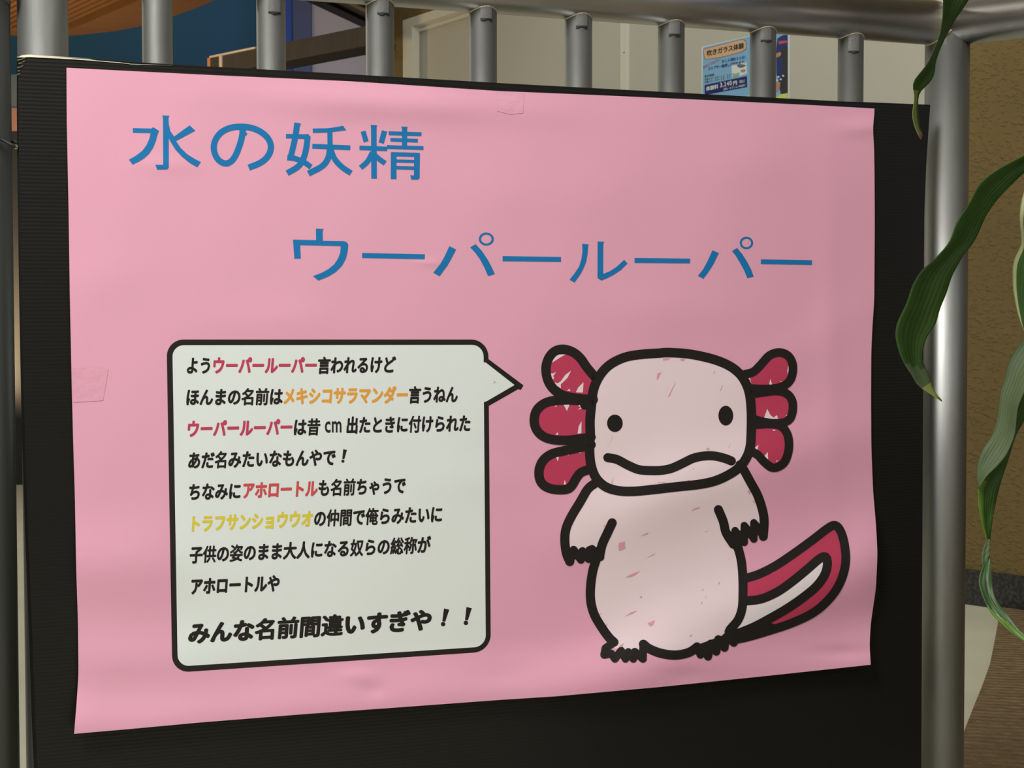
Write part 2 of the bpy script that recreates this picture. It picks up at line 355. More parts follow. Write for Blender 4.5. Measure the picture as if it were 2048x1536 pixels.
def ribbon(P2, w, caps='round', closed=False):
    P2 = np.asarray(P2, float); n = len(P2); V = []; Fc = []
    for i in range(n):
        a = P2[(i - 1) % n] if closed or i > 0 else P2[0]; b = P2[(i + 1) % n] if closed or i < n - 1 else P2[-1]
        t = (b - a) / (np.hypot(*(b - a)) + 1e-9); q = np.array([-t[1], t[0]]) * w / 2
        V += [P2[i] + q, P2[i], P2[i] - q]
    m_ = n if closed else n - 1
    for i in range(m_):
        a, b = 3 * i, 3 * ((i + 1) % n); Fc += [(a, a + 1, b + 1, b), (a + 1, a + 2, b + 2, b + 1)]
    if caps == 'round' and not closed:
        for c0 in (P2[0], P2[-1]):
            k0 = len(V); V.append(c0); V += [c0 + w / 2 * np.array([math.cos(a), math.sin(a)]) for a in np.linspace(0, 2 * math.pi, 17)[:-1]]
            Fc += [(k0, k0 + 1 + i, k0 + 1 + (i + 1) % 16) for i in range(16)]
    return V, Fc
def fill(poly_, grid=9.0):
    poly_ = [tuple(map(float, p)) for p in poly_]
    if grid:
        q_ = []
        for a_, b_ in zip(poly_, poly_[1:] + poly_[:1]):
            k_ = max(1, int(math.hypot(b_[0] - a_[0], b_[1] - a_[1]) / grid)); q_ += [(a_[0] + (b_[0] - a_[0]) * i_ / k_, a_[1] + (b_[1] - a_[1]) * i_ / k_) for i_ in range(k_)]
        poly_ = q_
    A = np.array(poly_); x0, y0 = A.min(0); x1, y1 = A.max(0)
    pts = [Vector(p) for p in poly_]; k = len(pts)
    def inside(x, y):
        c_ = False; j = k - 1
        for i in range(k):
            xi, yi = poly_[i]; xj, yj = poly_[j]
            if (yi > y) != (yj > y) and x < (xj - xi) * (y - yi) / (yj - yi) + xi: c_ = not c_
            j = i
        return c_
    if grid:
        for gx in np.arange(x0 + grid / 2, x1, grid):
            for gy in np.arange(y0 + grid / 2, y1, grid):
                if inside(gx, gy): pts.append(Vector((gx, gy)))
    r = delaunay_2d_cdt(pts, [], [list(range(k))], 1, 1e-3)
    return [tuple(v_) for v_ in r[0]], [tuple(q) for q in r[2]]
class Art:                                             # collects several shapes of one ink
    def __init__(s): s.V = []; s.F = []
    def add(s, VF):
        s.n = getattr(s, 'n', 0) + 1; lay = (s.n % 12) * 6e-6
        k = len(s.V); s.V += [(v_[0], v_[1], lay) for v_ in VF[0]]; s.F += [tuple(i + k for i in q) for q in VF[1]]; return s
    def disc(s, c_, rx, ry, ri=0):
        n = 32; an = [2 * math.pi * i / n for i in range(n)]
        if ri:
            V = [(c_[0] + rx * math.cos(a), c_[1] + ry * math.sin(a)) for a in an] + [(c_[0] + ri * rx * math.cos(a), c_[1] + ri * ry * math.sin(a)) for a in an]
            return s.add((V, [(i, (i + 1) % n, n + (i + 1) % n, n + i) for i in range(n)]))
        V = [c_] + [(c_[0] + rx * math.cos(a), c_[1] + ry * math.sin(a)) for a in an]
        return s.add((V, [(0, 1 + i, 1 + (i + 1) % n) for i in range(n)]))
    def put(s, name, m, off, parent, **k): return print_mesh(name, s.V, s.F, m, off, parent, **k)
GL = {}
def glyph(ch, off):
    if (ch, off) not in GL:
        cu = bpy.data.curves.new('glyph', 'FONT'); cu.body = ch; cu.resolution_u = 3; cu.offset = off
        o = bpy.data.objects.new('glyph', cu); COL.objects.link(o); bpy.context.view_layer.update()
        me = o.to_mesh(); GL[(ch, off)] = ([(v_.co.x, v_.co.y) for v_ in me.vertices], [tuple(p.vertices) for p in me.polygons]); o.to_mesh_clear()
        bpy.data.objects.remove(o); bpy.data.curves.remove(cu)
    return GL[(ch, off)]
DENSE = set('前間総称奴違姿俺仲供名昔験税送料込金別約様簡単作輪挿受付時午後')
def put_text(art, s, x0, x1, y0, y1, h, bold=.026, n=None, lean=0.0, strike=0):
    """characters in equal cells from x0 to x1; y0, y1 are the cell centres at both ends"""
    n = n or len(s); p = (x1 - x0) / n; i = 0
    for ch in s:
        V, Fc = glyph(ch, bold * (.5 if ch in DENSE else 1))
        k_ = (.036 if ch in DENSE else .047) * strike; k2 = k_ * .7
        for dx, dy in ([(-k_, 0), (k_, 0), (0, k_ * .8), (0, -k_ * .8), (k2, k2 * .8), (-k2, k2 * .8), (k2, -k2 * .8), (-k2, -k2 * .8)] if strike else [(0, 0)]):
            P = []
            for gx, gy in V:
                x = x0 + (i + gx + dx + lean * (gy - .38)) * p; P.append((x, y0 + (y1 - y0) * (x - x0) / (x1 - x0) - (gy + dy - .38) * h))
            art.add((P, Fc))
        i += 1
def T(pts, ox, oy, s): return [(ox + x / s, oy + y / s) for x, y in pts]

def ink(name, c_, r=.5): return mat(name, c_, r, 0, .35)
I = dict(pink=ink('pink_paper', (.755, .365, .495), .5), blue=ink('blue_ink', (.004, .17, .43)), black=ink('black_ink', (.011, .008, .007), .55), white=ink('white_print', (.72, .77, .75)),
         crim=ink('crimson_ink', (.50, .045, .105)), orange=ink('orange_ink', (.75, .34, .045)), coral=ink('coral_ink', (.58, .075, .085)), yellow=ink('yellow_ink', (.68, .58, .045)),
         body=ink('pale_pink_ink', (.82, .66, .70)), fleck=ink('fleck_ink', (.72, .34, .44)), tailw=ink('tail_white', (.80, .72, .74)), grey=ink('grey_ink', (.25, .26, .25)))

# ------------------------------------------------------------------ board
zt_b = on_y(1000, 167, 0).z
tl, tr_ = on_y(37, 112, 0), on_y(1861, 211, 0)
le = [(37, 112), (37, 200), (38, 300), (40, 420), (43, 600), (47, 780), (51, 920), (56, 1060), (61, 1180), (66, 1310), (71, 1450), (75, 1536), (80, 1700), (84, 1820)]
re = [(1861, 211), (1857, 270), (1853, 330), (1849, 430), (1848, 560), (1847, 700), (1846, 900), (1845, 1100), (1844, 1300), (1843, 1536), (1842, 1700)]
le3 = sorted([(on_y(x, y, 0).z, on_y(x, y, 0).x) for x, y in le]); re3 = sorted([(on_y(x, y, 0).z, on_y(x, y, 0).x) for x, y in re])
zbot = .16; pitch = .0034; rows = int((zt_b - zbot) / (pitch / 4)); nx = 14
board = empty('sign_board', (.45, .003, zbot), 'black corrugated plastic board strapped to the railing behind the pink poster', 'board')
V = []; Fq = []
topx = [tl.x + (tr_.x - tl.x) * i / nx for i in range(nx + 1)]
toppx = [(37, 113), (90, 115), (180, 119), (240, 124), (370, 132), (500, 139), (680, 149), (996, 167.5), (1200, 179), (1400, 190.5), (1600, 202), (1740, 206), (1861, 211)]
top3 = sorted([(on_y(x, y, 0).x, on_y(x, y, 0).z) for x, y in toppx])
for r_ in range(rows + 1):
    zf = r_ / rows
    ph = r_ % 4; yy = (-.00006, 0, .00006, 0)[ph]
    zz0 = zt_b - (zt_b - zbot) * zf
    xl, xr = interp(le3, zz0), interp(re3, zz0)
    for i in range(nx + 1):
        x = xl + (xr - xl) * i / nx; ztop = interp(top3, x); z = ztop - (ztop - zbot) * zf
        V.append((x, yy + .0003, z))
w_ = nx + 1
for r_ in range(rows):
    for i in range(nx): Fq.append((r_ * w_ + i, (r_ + 1) * w_ + i, (r_ + 1) * w_ + i + 1, r_ * w_ + i + 1))
keep(frompy('ribbed_face', V, Fq, M['plastic'], None, True), board)
# back sheet and the turned side edges
V = []; Fq = []
for r_ in range(41):
    zf = r_ / 40; zz0 = zt_b - (zt_b - zbot) * zf; xl, xr = interp(le3, zz0), interp(re3, zz0)
    lz = interp(top3, xl) - (interp(top3, xl) - zbot) * zf; rz = interp(top3, xr) - (interp(top3, xr) - zbot) * zf
    V += [(xl, .0008, lz), (xl - .001 - .0022 * zf, .0046, lz), (xr, .0046, rz), (xr, .0008, rz)]
for r_ in range(40):
    k = r_ * 4
    for a in range(3): Fq.append((k + a, k + a + 1, k + 5 + a, k + 4 + a))
keep(frompy('back_sheet', V, Fq, M['plastic']), board)
V = []; Fq = []
for i in range(41):
    x = tl.x + (tr_.x - tl.x) * i / 40; z = interp(top3, x); V += [(x, .0006, z - .0005), (x, .0046, z + .0004), (x, .0030, z + .0012), (x, .0006, z + .0009)]
for i in range(40):
    k = i * 4
    for a in range(4): Fq.append((k + a, k + (a + 1) % 4, k + 4 + (a + 1) % 4, k + 4 + a))
keep(frompy('top_edge', V, Fq, M['plastic']), board)
# crushed lip at the left end of the top edge, its highlight put into the colour, and chips down the corner
lipt = [(36, 113), (44, 110.5), (60, 109.5), (75, 111), (100, 112.5), (140, 115), (180, 118), (215, 121.5), (240, 123.5), (262, 127), (300, 128.5), (345, 130.5)]
lipw = [1.5, 4, 4.5, 4, 3.5, 3.2, 3, 2.5, 2.2, 1.5, 1.2, .4]
V = []; Fq = []
for (x, y), h in zip(lipt, lipw): V += [on_y(x, y + h, -.0005), on_y(x, y, .0012), on_y(x, y - .5, .004)]
for i in range(len(lipt) - 1):
    for a in range(2): Fq.append((3 * i + a, 3 * i + a + 1, 3 * i + 4 + a, 3 * i + 3 + a))
keep(frompy('highlit_lip', V, Fq, M['fray'], None, True), board)['label'] = 'pale crushed top edge, highlight put into its colour'
bm = bmesh.new()
for x, y, L, a in ((34, 114, 7, .1), (35, 120, 9, -.15), (44, 117, 8, -.3), (37, 127, 7, -.2), (45, 124, 6, -.4), (35, 135, 8, -.2), (42, 133, 5, -.5), (34, 149, 7, -.25), (36, 142, 4, -.3), (30, 290, 5, .1), (31, 293, 5, .2), (30, 297, 5, 0)):
    q = [on_y(x, y - 1, -.001), on_y(x + L * math.cos(a), y - .6 + L * math.sin(a), -.0016), on_y(x + L * math.cos(a), y + .6 + L * math.sin(a), -.001), on_y(x, y + 1.2, .001)]
    v_ = [bm.verts.new(p) for p in q]; v2 = [bm.verts.new(p + Vector((0, .0012, 0))) for p in q]
    bm.faces.new(v_); bm.faces.new(v2[::-1])
    for i in range(4): bm.faces.new((v_[i], v_[(i + 1) % 4], v2[(i + 1) % 4], v2[i]))
keep(frombm('frayed_corner', bm, M['fray']), board)['kind'] = 'stuff'

# ------------------------------------------------------------------ the pink poster
poster = empty('poster', (.42, -.004, ZT - .6), 'large glossy pink poster with blue title, speech bubble and a drawn axolotl', 'poster')
eT = [(133, 135.5), (250, 141.5), (420, 150), (700, 162.5), (996, 183 - 1), (1020, 183), (1200, 190.5), (1400, 199.5), (1600, 209), (1749, 217)]
eB = [(148.3, 1467.7), (260, 1458), (402, 1444.8), (500, 1437), (614, 1427.8), (810, 1413.8), (1000, 1399.8), (1112, 1392.6), (1325, 1373.5), (1537, 1351.4), (1741.5, 1329.5)]
eL = [(135.5, 133), (240, 133.5), (397, 136.8), (590, 139.7), (750, 143), (870, 146), (1000, 150), (1140, 152.5), (1244, 156), (1349, 157), (1401, 153.6), (1467.7, 148.3)]
eR = [(217, 1749), (230, 1748.5), (256, 1745.5), (290, 1748), (346, 1749), (450, 1749.5), (600, 1748.5), (650, 1745), (704, 1742.5), (800, 1742), (894, 1742.7), (980, 1746), (1050, 1752), (1107, 1755), (1176, 1752), (1246, 1741.5), (1290, 1739), (1329.5, 1741.5)]
def spl(tab, q):                                       # smooth monotone-ish interpolation
    ys = np.array([t[0] for t in tab], float); vsn = np.array([t[1] for t in tab], float); dq = np.interp(q, ys, vsn); h = 14.
    return (np.interp(q - h, ys, vsn) + 2 * dq + np.interp(q + h, ys, vsn)) / 4 if ys[0] + h < q < ys[-1] - h else dq
NU, NV = 210, 170; P2 = []
for j in range(NV + 1):
    v_ = j / NV
    for i in range(NU + 1):
        u = i / NU
        xt = 133 + u * (1749 - 133); yt = interp(eT, xt); xb = 148.3 + u * (1741.5 - 148.3); yb_ = interp(eB, xb)
        yl = 135.5 + v_ * (1467.7 - 135.5); xl = spl(eL, yl); yr = 217 + v_ * (1329.5 - 217); xr = spl(eR, yr)
        x = (1 - v_) * xt + v_ * xb + (1 - u) * xl + u * xr - ((1 - u) * (1 - v_) * 133 + u * (1 - v_) * 1749 + (1 - u) * v_ * 148.3 + u * v_ * 1741.5)
        y = (1 - v_) * yt + v_ * yb_ + (1 - u) * yl + u * yr - ((1 - u) * (1 - v_) * 135.5 + u * (1 - v_) * 217 + (1 - u) * v_ * 1467.7 + u * v_ * 1329.5)
        P2.append((x, y))
P2 = np.array(P2); p, nn = paper_pts(P2); pb = p - nn * .00025
w_ = NU + 1; Fq = [(j * w_ + i, (j + 1) * w_ + i, (j + 1) * w_ + i + 1, j * w_ + i + 1) for j in range(NV) for i in range(NU)]
N0 = len(p); rimi = [i for i in range(w_)] + [j * w_ + NU for j in range(1, NV + 1)] + [NV * w_ + i for i in range(NU - 1, -1, -1)] + [j * w_ for j in range(NV - 1, 0, -1)]
Fb = [tuple(N0 + i for i in q[::-1]) for q in Fq]; Fr = [(rimi[k], rimi[(k + 1) % len(rimi)], N0 + rimi[(k + 1) % len(rimi)], N0 + rimi[k]) for k in range(len(rimi))]
me = bpy.data.meshes.new('paper'); me.from_pydata([tuple(q) for q in p] + [tuple(q) for q in pb], [], Fq + Fb + Fr); me.update(); me.shade_smooth()
me.normals_split_custom_set_from_vertices([tuple(q) for q in nn] + [tuple(-q) for q in nn])
keep(link('paper', me, I['pink']), poster)

O1, O2, O3 = .00012, .00024, .00036
# title, first line (traced strokes)
A = Art(); Z1 = (230, 200, 3.151)
def poly1(pts, z=Z1): A.add((lambda q: (q, [tuple(range(len(q)))]))(T(pts, *z)))
def st(pts, w, z=Z1, sm_=True):
    q = T(pts, *z); q = smooth_path(q) if sm_ and len(q) > 2 else np.array(q, float)
    A.add(ribbon(q, w / z[2], 'butt'))
def fillp(pts, z=Z1): A.add(fill(T(pts, *z), None))
# water
fillp([(296, 97), (342, 99), (336, 114), (338, 150), (348, 195), (372, 230), (470, 160), (506, 193), (384, 258), (412, 300), (455, 342), (500, 370), (541, 391), (518, 423), (472, 398), (420, 356), (380, 312), (350, 264), (338, 240), (338, 424), (328, 437), (265, 438), (254, 408), (303, 409), (302, 113)])
fillp([(112, 177), (228, 180), (240, 171), (277, 194), (266, 222), (257, 258), (240, 300), (215, 338), (185, 366), (150, 388), (110, 407), (87, 376), (130, 352), (170, 322), (198, 285), (216, 245), (224, 208), (112, 206)])
# no
st([(806, 188), (795, 250), (770, 325), (738, 380), (697, 400), (652, 378), (624, 322), (628, 262), (664, 208), (722, 177), (792, 168), (864, 177), (925, 205), (968, 248), (982, 300), (964, 352), (918, 394), (842, 426)], 39)
fillp([(778, 184), (834, 209), (828, 222), (800, 230)])
# yo
st([(1148, 144), (1136, 230), (1116, 320), (1104, 364)], 37); st([(1085, 362), (1130, 368), (1185, 388), (1234, 422)], 34)
fillp([(1128, 141), (1172, 150), (1166, 162), (1130, 155)])
fillp([(1077, 214), (1205, 216), (1214, 212), (1233, 233), (1222, 246), (1077, 241)])
st([(1212, 236), (1205, 300), (1186, 370), (1152, 420), (1084, 461)], 37)
fillp([(1245, 180), (1340, 178), (1398, 170), (1436, 162), (1457, 190), (1400, 197), (1340, 204), (1247, 207)])
st([(1353, 190), (1355, 296)], 32, sm_=False); st([(1243, 291), (1482, 301)], 30, sm_=False)
st([(1354, 300), (1344, 362), (1306, 416), (1218, 464)], 38); st([(1356, 306), (1384, 372), (1430, 422), (1487, 461)], 36)
# sei
st([(1563, 197), (1582, 263)], 32, sm_=False); st([(1698, 195), (1677, 271)], 34, sm_=False); st([(1630, 158), (1632, 495)], 35, sm_=False); st([(1540, 301), (1715, 308)], 28, sm_=False)
fillp([(1610, 157), (1652, 160), (1646, 172), (1612, 168)])
st([(1622, 330), (1590, 388), (1547, 427)], 33); st([(1640, 350), (1672, 378), (1702, 398)], 32)
st([(1824, 168), (1824, 300)], 32, sm_=False); st([(1724, 209), (1930, 215)], 24, sm_=False); st([(1735, 250), (1908, 257)], 23, sm_=False); st([(1713, 296), (1943, 303)], 24, sm_=False)
fillp([(1803, 167), (1845, 171), (1838, 183), (1808, 180)])
st([(1756, 330), (1755, 498)], 36, sm_=False); st([(1738, 341), (1920, 346)], 26, sm_=False); st([(1903, 338), (1901, 488)], 36, sm_=False)
fillp([(1860, 474), (1919, 478), (1919, 492), (1908, 502), (1866, 501)])
st([(1770, 384), (1886, 387)], 19, sm_=False); st([(1770, 426), (1886, 429)], 21, sm_=False)
A.put('title_lettering', I['blue'], O2, poster)
A = Art(); Z2 = (560, 430, 3.7926); Z3 = (1080, 430, 3.531)
fillp([(272, 103), (331, 106), (322, 122), (324, 196), (484, 198), (505, 206), (517, 222), (514, 270), (500, 330), (470, 385), (425, 430), (370, 465), (291, 497), (249, 464), (320, 436), (370, 408), (410, 375), (440, 330), (456, 285), (460, 236), (152, 228), (157, 330), (108, 331), (98, 187), (273, 191)], Z2)
fillp([(622, 288), (1098, 298), (1097, 336), (622, 325)], Z2)
fillp([(1284, 236), (1336, 262), (1328, 276), (1305, 320), (1268, 385), (1210, 465), (1162, 437), (1215, 372), (1250, 310), (1272, 262)], Z2)
fillp([(1442, 245), (1484, 221), (1530, 272), (1575, 338), (1605, 395), (1629, 448), (1577, 463), (1550, 400), (1515, 335), (1480, 285)], Z2)
A.disc((560 + 1564 / 3.7926, 430 + 182 / 3.7926), 57 / 3.7926, 49 / 3.7926, .70)
A.add((lambda q: (q, [(0, 1, 2, 3)]))([(1005, 512.2), (1121.7, 514), (1121.7, 523.5), (1005, 522.4)]))
fillp([(297, 203), (344, 208), (338, 218), (336, 270), (325, 330), (305, 380), (280, 425), (243, 476), (208, 457), (245, 410), (275, 365), (292, 310), (299, 260)], Z3)
fillp([(406, 187), (453, 189), (446, 202), (445, 416), (490, 398), (540, 366), (594, 316), (617, 342), (570, 388), (520, 422), (470, 447), (432, 462), (405, 444)], Z3)
fillp([(667, 303), (1059, 308), (1058, 341), (667, 338)], Z3)
fillp([(1216, 249), (1263, 269), (1254, 284), (1225, 345), (1190, 400), (1153, 450), (1114, 429), (1150, 385), (1180, 330), (1205, 275)], Z3)
fillp([(1355, 255), (1391, 232), (1430, 280), (1465, 335), (1490, 385), (1508, 434), (1463, 446), (1440, 390), (1410, 335), (1380, 285)], Z3)
A.disc((1080 + 1457 / 3.531, 430 + 197 / 3.531), 47.5 / 3.531, 43.5 / 3.531, .69)
fillp([(1559, 313), (1920, 319), (1920, 353), (1559, 346)], Z3)
A.put('title_lettering', I['blue'], O2, poster)

# speech bubble
def rrect(c4, r, tail=None):
    out = []; n = 4; c4 = [np.array(q, float) for q in c4]
    for i in range(4):
        a, b, c_ = c4[i - 1], c4[i], c4[(i + 1) % 4]; p0 = b + (a - b) / np.hypot(*(a - b)) * r; p2_ = b + (c_ - b) / np.hypot(*(c_ - b)) * r
        arc = []
        for k in range(11):
            t = k / 10 * math.pi / 2
            arc.append(tuple(b + (p0 - b) * (1 - math.sin(t)) + (p2_ - b) * (1 - math.cos(t))))
        out += arc
        if tail and i == 1: out += tail
    return out
outer = rrect([(333, 679), (976.5, 679), (981.5, 1303), (344.5, 1345.5)], 34, [(976.6, 718), (1046.9, 770.6), (1041.8, 779.8), (1036, 778.5), (977.6, 811.8)])
inner = rrect([(344.6, 690.4), (966.8, 689.8), (971.5, 1293), (355.4, 1333)], 23, [(967.2, 724.6), (971.5, 725.2), (1028.9, 770), (973, 802.5), (967.6, 804.2)])
bub = Art().add(fill(outer)).put('speech_bubble', I['black'], O1, poster); bub['label'] = 'black-edged speech bubble full of writing'
Art().add(fill(inner)).put('bubble_field', I['white'], O2, bub, sub=0)['label'] = 'white field of the bubble'
bb = bub
H = 35.5
LINES = [
 ('black', 'よう', 372, 424, 731, 731, 0), ('crim', 'ウーパールーパー', 424, 635, 731, 730.5, 1), ('black', '言われるけど', 635, 791, 731, 729, 0),
 ('black', 'ほんまの名前は', 371, 566, 794.5, 793, 0), ('orange', 'メキシコサラマンダー', 566, 817, 792.5, 789.5, 1), ('black', '言うねん', 817, 916, 790, 788.5, 0),
 ('crim', 'ウーパールーパー', 373, 586, 858, 854, 1), ('black', 'は昔', 586, 641, 854.5, 853.5, 0), ('black', '出たときに付けられた', 692, 942, 850.5, 846.5, 0),
 ('black', 'あだ名みたいなもんやで', 375, 672, 921, 914.5, 0),
 ('black', 'ちなみに', 376, 483, 984, 981.5, 0), ('coral', 'アホロートル', 484, 635.5, 981, 976.5, 1), ('black', 'も名前ちゃうで', 635.5, 812, 976, 970.5, 0),
 ('yellow', 'トラフサンショウウオ', 377, 627, 1048, 1037, 1), ('black', 'の仲間で俺らみたいに', 627, 886, 1037, 1028, 0),
 ('black', '子供の姿のまま大人になる奴らの総称が', 379, 861, 1110, 1089, 0),
 ('black', 'アホロートルや', 380, 560, 1173, 1166, 1),
]
for c_, s_, x0, x1, y0, y1, k in LINES:
    A = Art(); put_text(A, s_, x0, x1, y0, y1, H, 0, lean=.10, strike=1.0 + .15 * k)
    o = A.put('lettering', I[c_], O3, bb, sub=16)
    if c_ != 'black': o['label'] = {'crim': 'crimson', 'orange': 'orange', 'coral': 'coral red', 'yellow': 'yellow'}[c_] + ' word'
A = Art()
for ch, x0, w in (('c', 649.5, 11.5), ('m', 663.5, 19.3)):
    V, Fc = glyph(ch, .018); xs = [q[0] for q in V]; a_, b_ = min(xs), max(xs)
    A.add(([(x0 + (gx - a_) / (b_ - a_) * w, 864.5 - (x0 - 650) * .02 - gy * 46) for gx, gy in V], Fc))
A.put('lettering', I['black'], O3, bb, sub=16)
def bang(A, x0, y0, x1, y1, w):                        # exclamation mark from its top to its dot
    a = np.array((x0, y0)); b = np.array((x1, y1)); k = a + (b - a) * .72; t = (k - a) / np.hypot(*(k - a)); q = np.array([-t[1], t[0]])
    A.add(([a + q * w * .55, a - q * w * .55, k - q * w * .3, k + q * w * .3], [(0, 1, 2, 3)])); A.disc(tuple(b - t * w * .45), w * .45, w * .45)
for q_ in ((690, 899, 685, 925.5, 7), (893, 1218, 885, 1252.5, 10), (938, 1215, 930.5, 1250, 10)):
    A = Art(); bang(A, *q_); A.put('lettering', I['black'], O3, bb, sub=16)
A = Art(); put_text(A, 'みんな名前間違いすぎや', 376, 864.5, 1267, 1239, 44.5, 0, lean=.08, strike=1.25); A.put('lettering', I['black'], O3, bb, sub=16)['label'] = 'larger last line of writing'
Art().add(([(985, 761), (992, 764), (986, 768), (988, 764)], [(0, 1, 2, 3)])).put('ink_speck', I['fleck'], O3, bb)

# axolotl drawing
ZA = (1040, 670, 4.6536); ZB = (1300, 670, 4.653); ZC = (1100, 940, 3.84); ZD = (1380, 920, 3.656)
head = T([(1303, 168), (1150, 178), (1000, 200), (880, 248), (790, 315), (722, 410), (680, 520), (660, 680), (650, 800), (652, 930), (646, 1080), (662, 1220), (710, 1335), (800, 1415), (920, 1450), (1050, 1455), (1200, 1442)], *ZA)[::-1] + T([(160, 163), (350, 175), (550, 215), (700, 268), (805, 335), (875, 420), (922, 540), (940, 700), (940, 900), (930, 1040), (896, 1140), (830, 1230), (730, 1300), (600, 1358), (450, 1390), (250, 1412)], *ZB)
gl = [T(q, *ZA) for q in ([(700, 395), (620, 300), (560, 215), (490, 158), (400, 132), (320, 152), (265, 215), (240, 300), (248, 390), (283, 470), (350, 535), (430, 570), (560, 592), (680, 597)],
      [(680, 603), (560, 608), (440, 604), (300, 612), (210, 645), (148, 710), (130, 800), (152, 880), (210, 940), (300, 972), (420, 980), (540, 968), (660, 950)],
      [(660, 1020), (540, 1050), (400, 1078), (290, 1108), (215, 1165), (178, 1245), (180, 1335), (222, 1400), (310, 1435), (430, 1436), (480, 1402), (520, 1335), (565, 1280), (650, 1248)])]
gr = [T(q, *ZB) for q in ([(880, 365), (960, 342), (1030, 275), (1110, 190), (1200, 162), (1280, 190), (1322, 260), (1325, 350), (1295, 430), (1220, 482), (1100, 502), (930, 498)],
      [(940, 550), (1050, 533), (1180, 520), (1270, 545), (1320, 610), (1326, 700), (1300, 780), (1240, 815), (1150, 822), (1040, 805), (940, 775)],
      [(940, 838), (1100, 828), (1200, 840), (1258, 890), (1288, 970), (1286, 1080), (1250, 1180), (1190, 1226), (1130, 1232), (1060, 1180), (1000, 1115), (930, 1080)])]
axo = Art()
hp = smooth_path(head, True, 5)
bodyp = T([(420, 130), (345, 108), (290, 145), (230, 245), (162, 360), (122, 450), (113, 540), (130, 640), (160, 650), (360, 650), (340, 720), (318, 800), (308, 900), (312, 1010), (340, 1110), (400, 1215), (470, 1310), (500, 1370), (620, 1390), (710, 1370), (760, 1372), (850, 1405), (960, 1420), (1060, 1402), (1130, 1360)], *ZC) + T([(60, 1360), (150, 1340), (250, 1270), (300, 1225), (350, 1160), (380, 1070), (384, 960), (384, 850), (372, 740), (352, 640), (335, 560), (400, 520), (465, 510), (538, 500), (540, 440), (524, 350), (490, 255), (440, 165), (388, 78)], *ZD)
axo_root = Art().add(fill(bodyp)).put('axolotl_drawing', I['body'], O1, poster, sub=0); axo_root['label'] = 'pale pink axolotl standing upright with red gills and tail'
d0 = axo_root
tail_o = T([(395, 868), (500, 835), (620, 775), (760, 682), (900, 580), (1000, 503), (1058, 477), (1100, 522), (1128, 620), (1136, 750), (1098, 890), (1020, 1010), (900, 1115), (740, 1192), (560, 1252), (420, 1293), (300, 1318)], *ZD)
tail_i = T([(395, 1032), (520, 1015), (640, 962), (750, 885), (860, 795), (945, 722), (990, 707), (1003, 760), (982, 840), (920, 925), (820, 1008), (700, 1090), (560, 1170), (460, 1222), (330, 1275)], *ZD)
Art().add(fill([tuple(q) for q in smooth_path(tail_o)])).put('tail_fin', I['crim'], O1, d0, sub=0)
Art().add(fill([tuple(q) for q in smooth_path(tail_i)] + T([(380, 1150)], *ZD))).put('tail_core', I['tailw'], O2, d0, sub=0)
for g_ in gl + gr:
    Art().add(fill([tuple(q) for q in smooth_path(g_)])).put('gill', I['crim'], O1, d0, sub=0)
Art().add(fill([tuple(q) for q in hp])).put('face', I['body'], O2, d0, sub=0)
# white scratches left in the gill colouring
A = Art()
for q in ([(290, 262), (310, 200), (350, 180), (425, 182), (380, 205)], [(282, 355), (305, 358), (335, 345), (308, 382), (318, 402), (300, 415)], [(300, 410), (320, 440), (350, 450), (380, 430), (420, 372), (475, 332), (440, 400), (378, 460), (380, 496), (340, 470)], [(520, 533), (540, 490), (590, 438), (584, 536)], [(435, 520), (458, 500), (470, 520)], [(575, 325), (590, 316), (588, 326)],
          [(405, 648), (460, 648), (436, 708)], [(320, 662), (345, 655), (335, 670)], [(535, 696), (570, 668), (580, 682)], [(540, 658), (590, 690), (560, 640)], [(535, 918), (545, 850), (572, 800), (570, 914)], [(330, 930), (348, 904), (355, 928)],
          [(335, 1138), (362, 1132), (350, 1175)], [(440, 1112), (460, 1108), (450, 1120)], [(540, 1098), (572, 1088), (560, 1100)], [(405, 1392), (416, 1348), (428, 1388)], [(512, 1280), (530, 1262), (522, 1278)]):
    A.add(fill(T(q, *ZA), None))
for q in ([(914, 400), (930, 402), (942, 455), (930, 455)], [(1108, 460), (1118, 408), (1136, 462)], [(1208, 436), (1226, 428), (1222, 440)], [(1286, 285), (1292, 330), (1282, 380), (1276, 330)], [(1060, 770), (1090, 688), (1118, 745), (1150, 768), (1180, 745), (1190, 780), (1120, 782)], [(1135, 880), (1170, 884), (1150, 895)], [(975, 1050), (1008, 1022), (1000, 1072)], [(1060, 1130), (1095, 1090), (1098, 1158)], [(1168, 1172), (1192, 1166), (1180, 1182)], [(1262, 752), (1282, 735), (1275, 755)]):
    A.add(fill(T(q, *ZB), None))
for q in ([(860, 630), (882, 618), (872, 634)], [(775, 690), (790, 682), (786, 694)], [(590, 822), (612, 812), (604, 826)], [(690, 752), (706, 742), (702, 752)]): A.add(fill(T(q, *ZD), None))
A.put('white_scratches', I['body'], O2, d0)['kind'] = 'stuff'
A = Art()
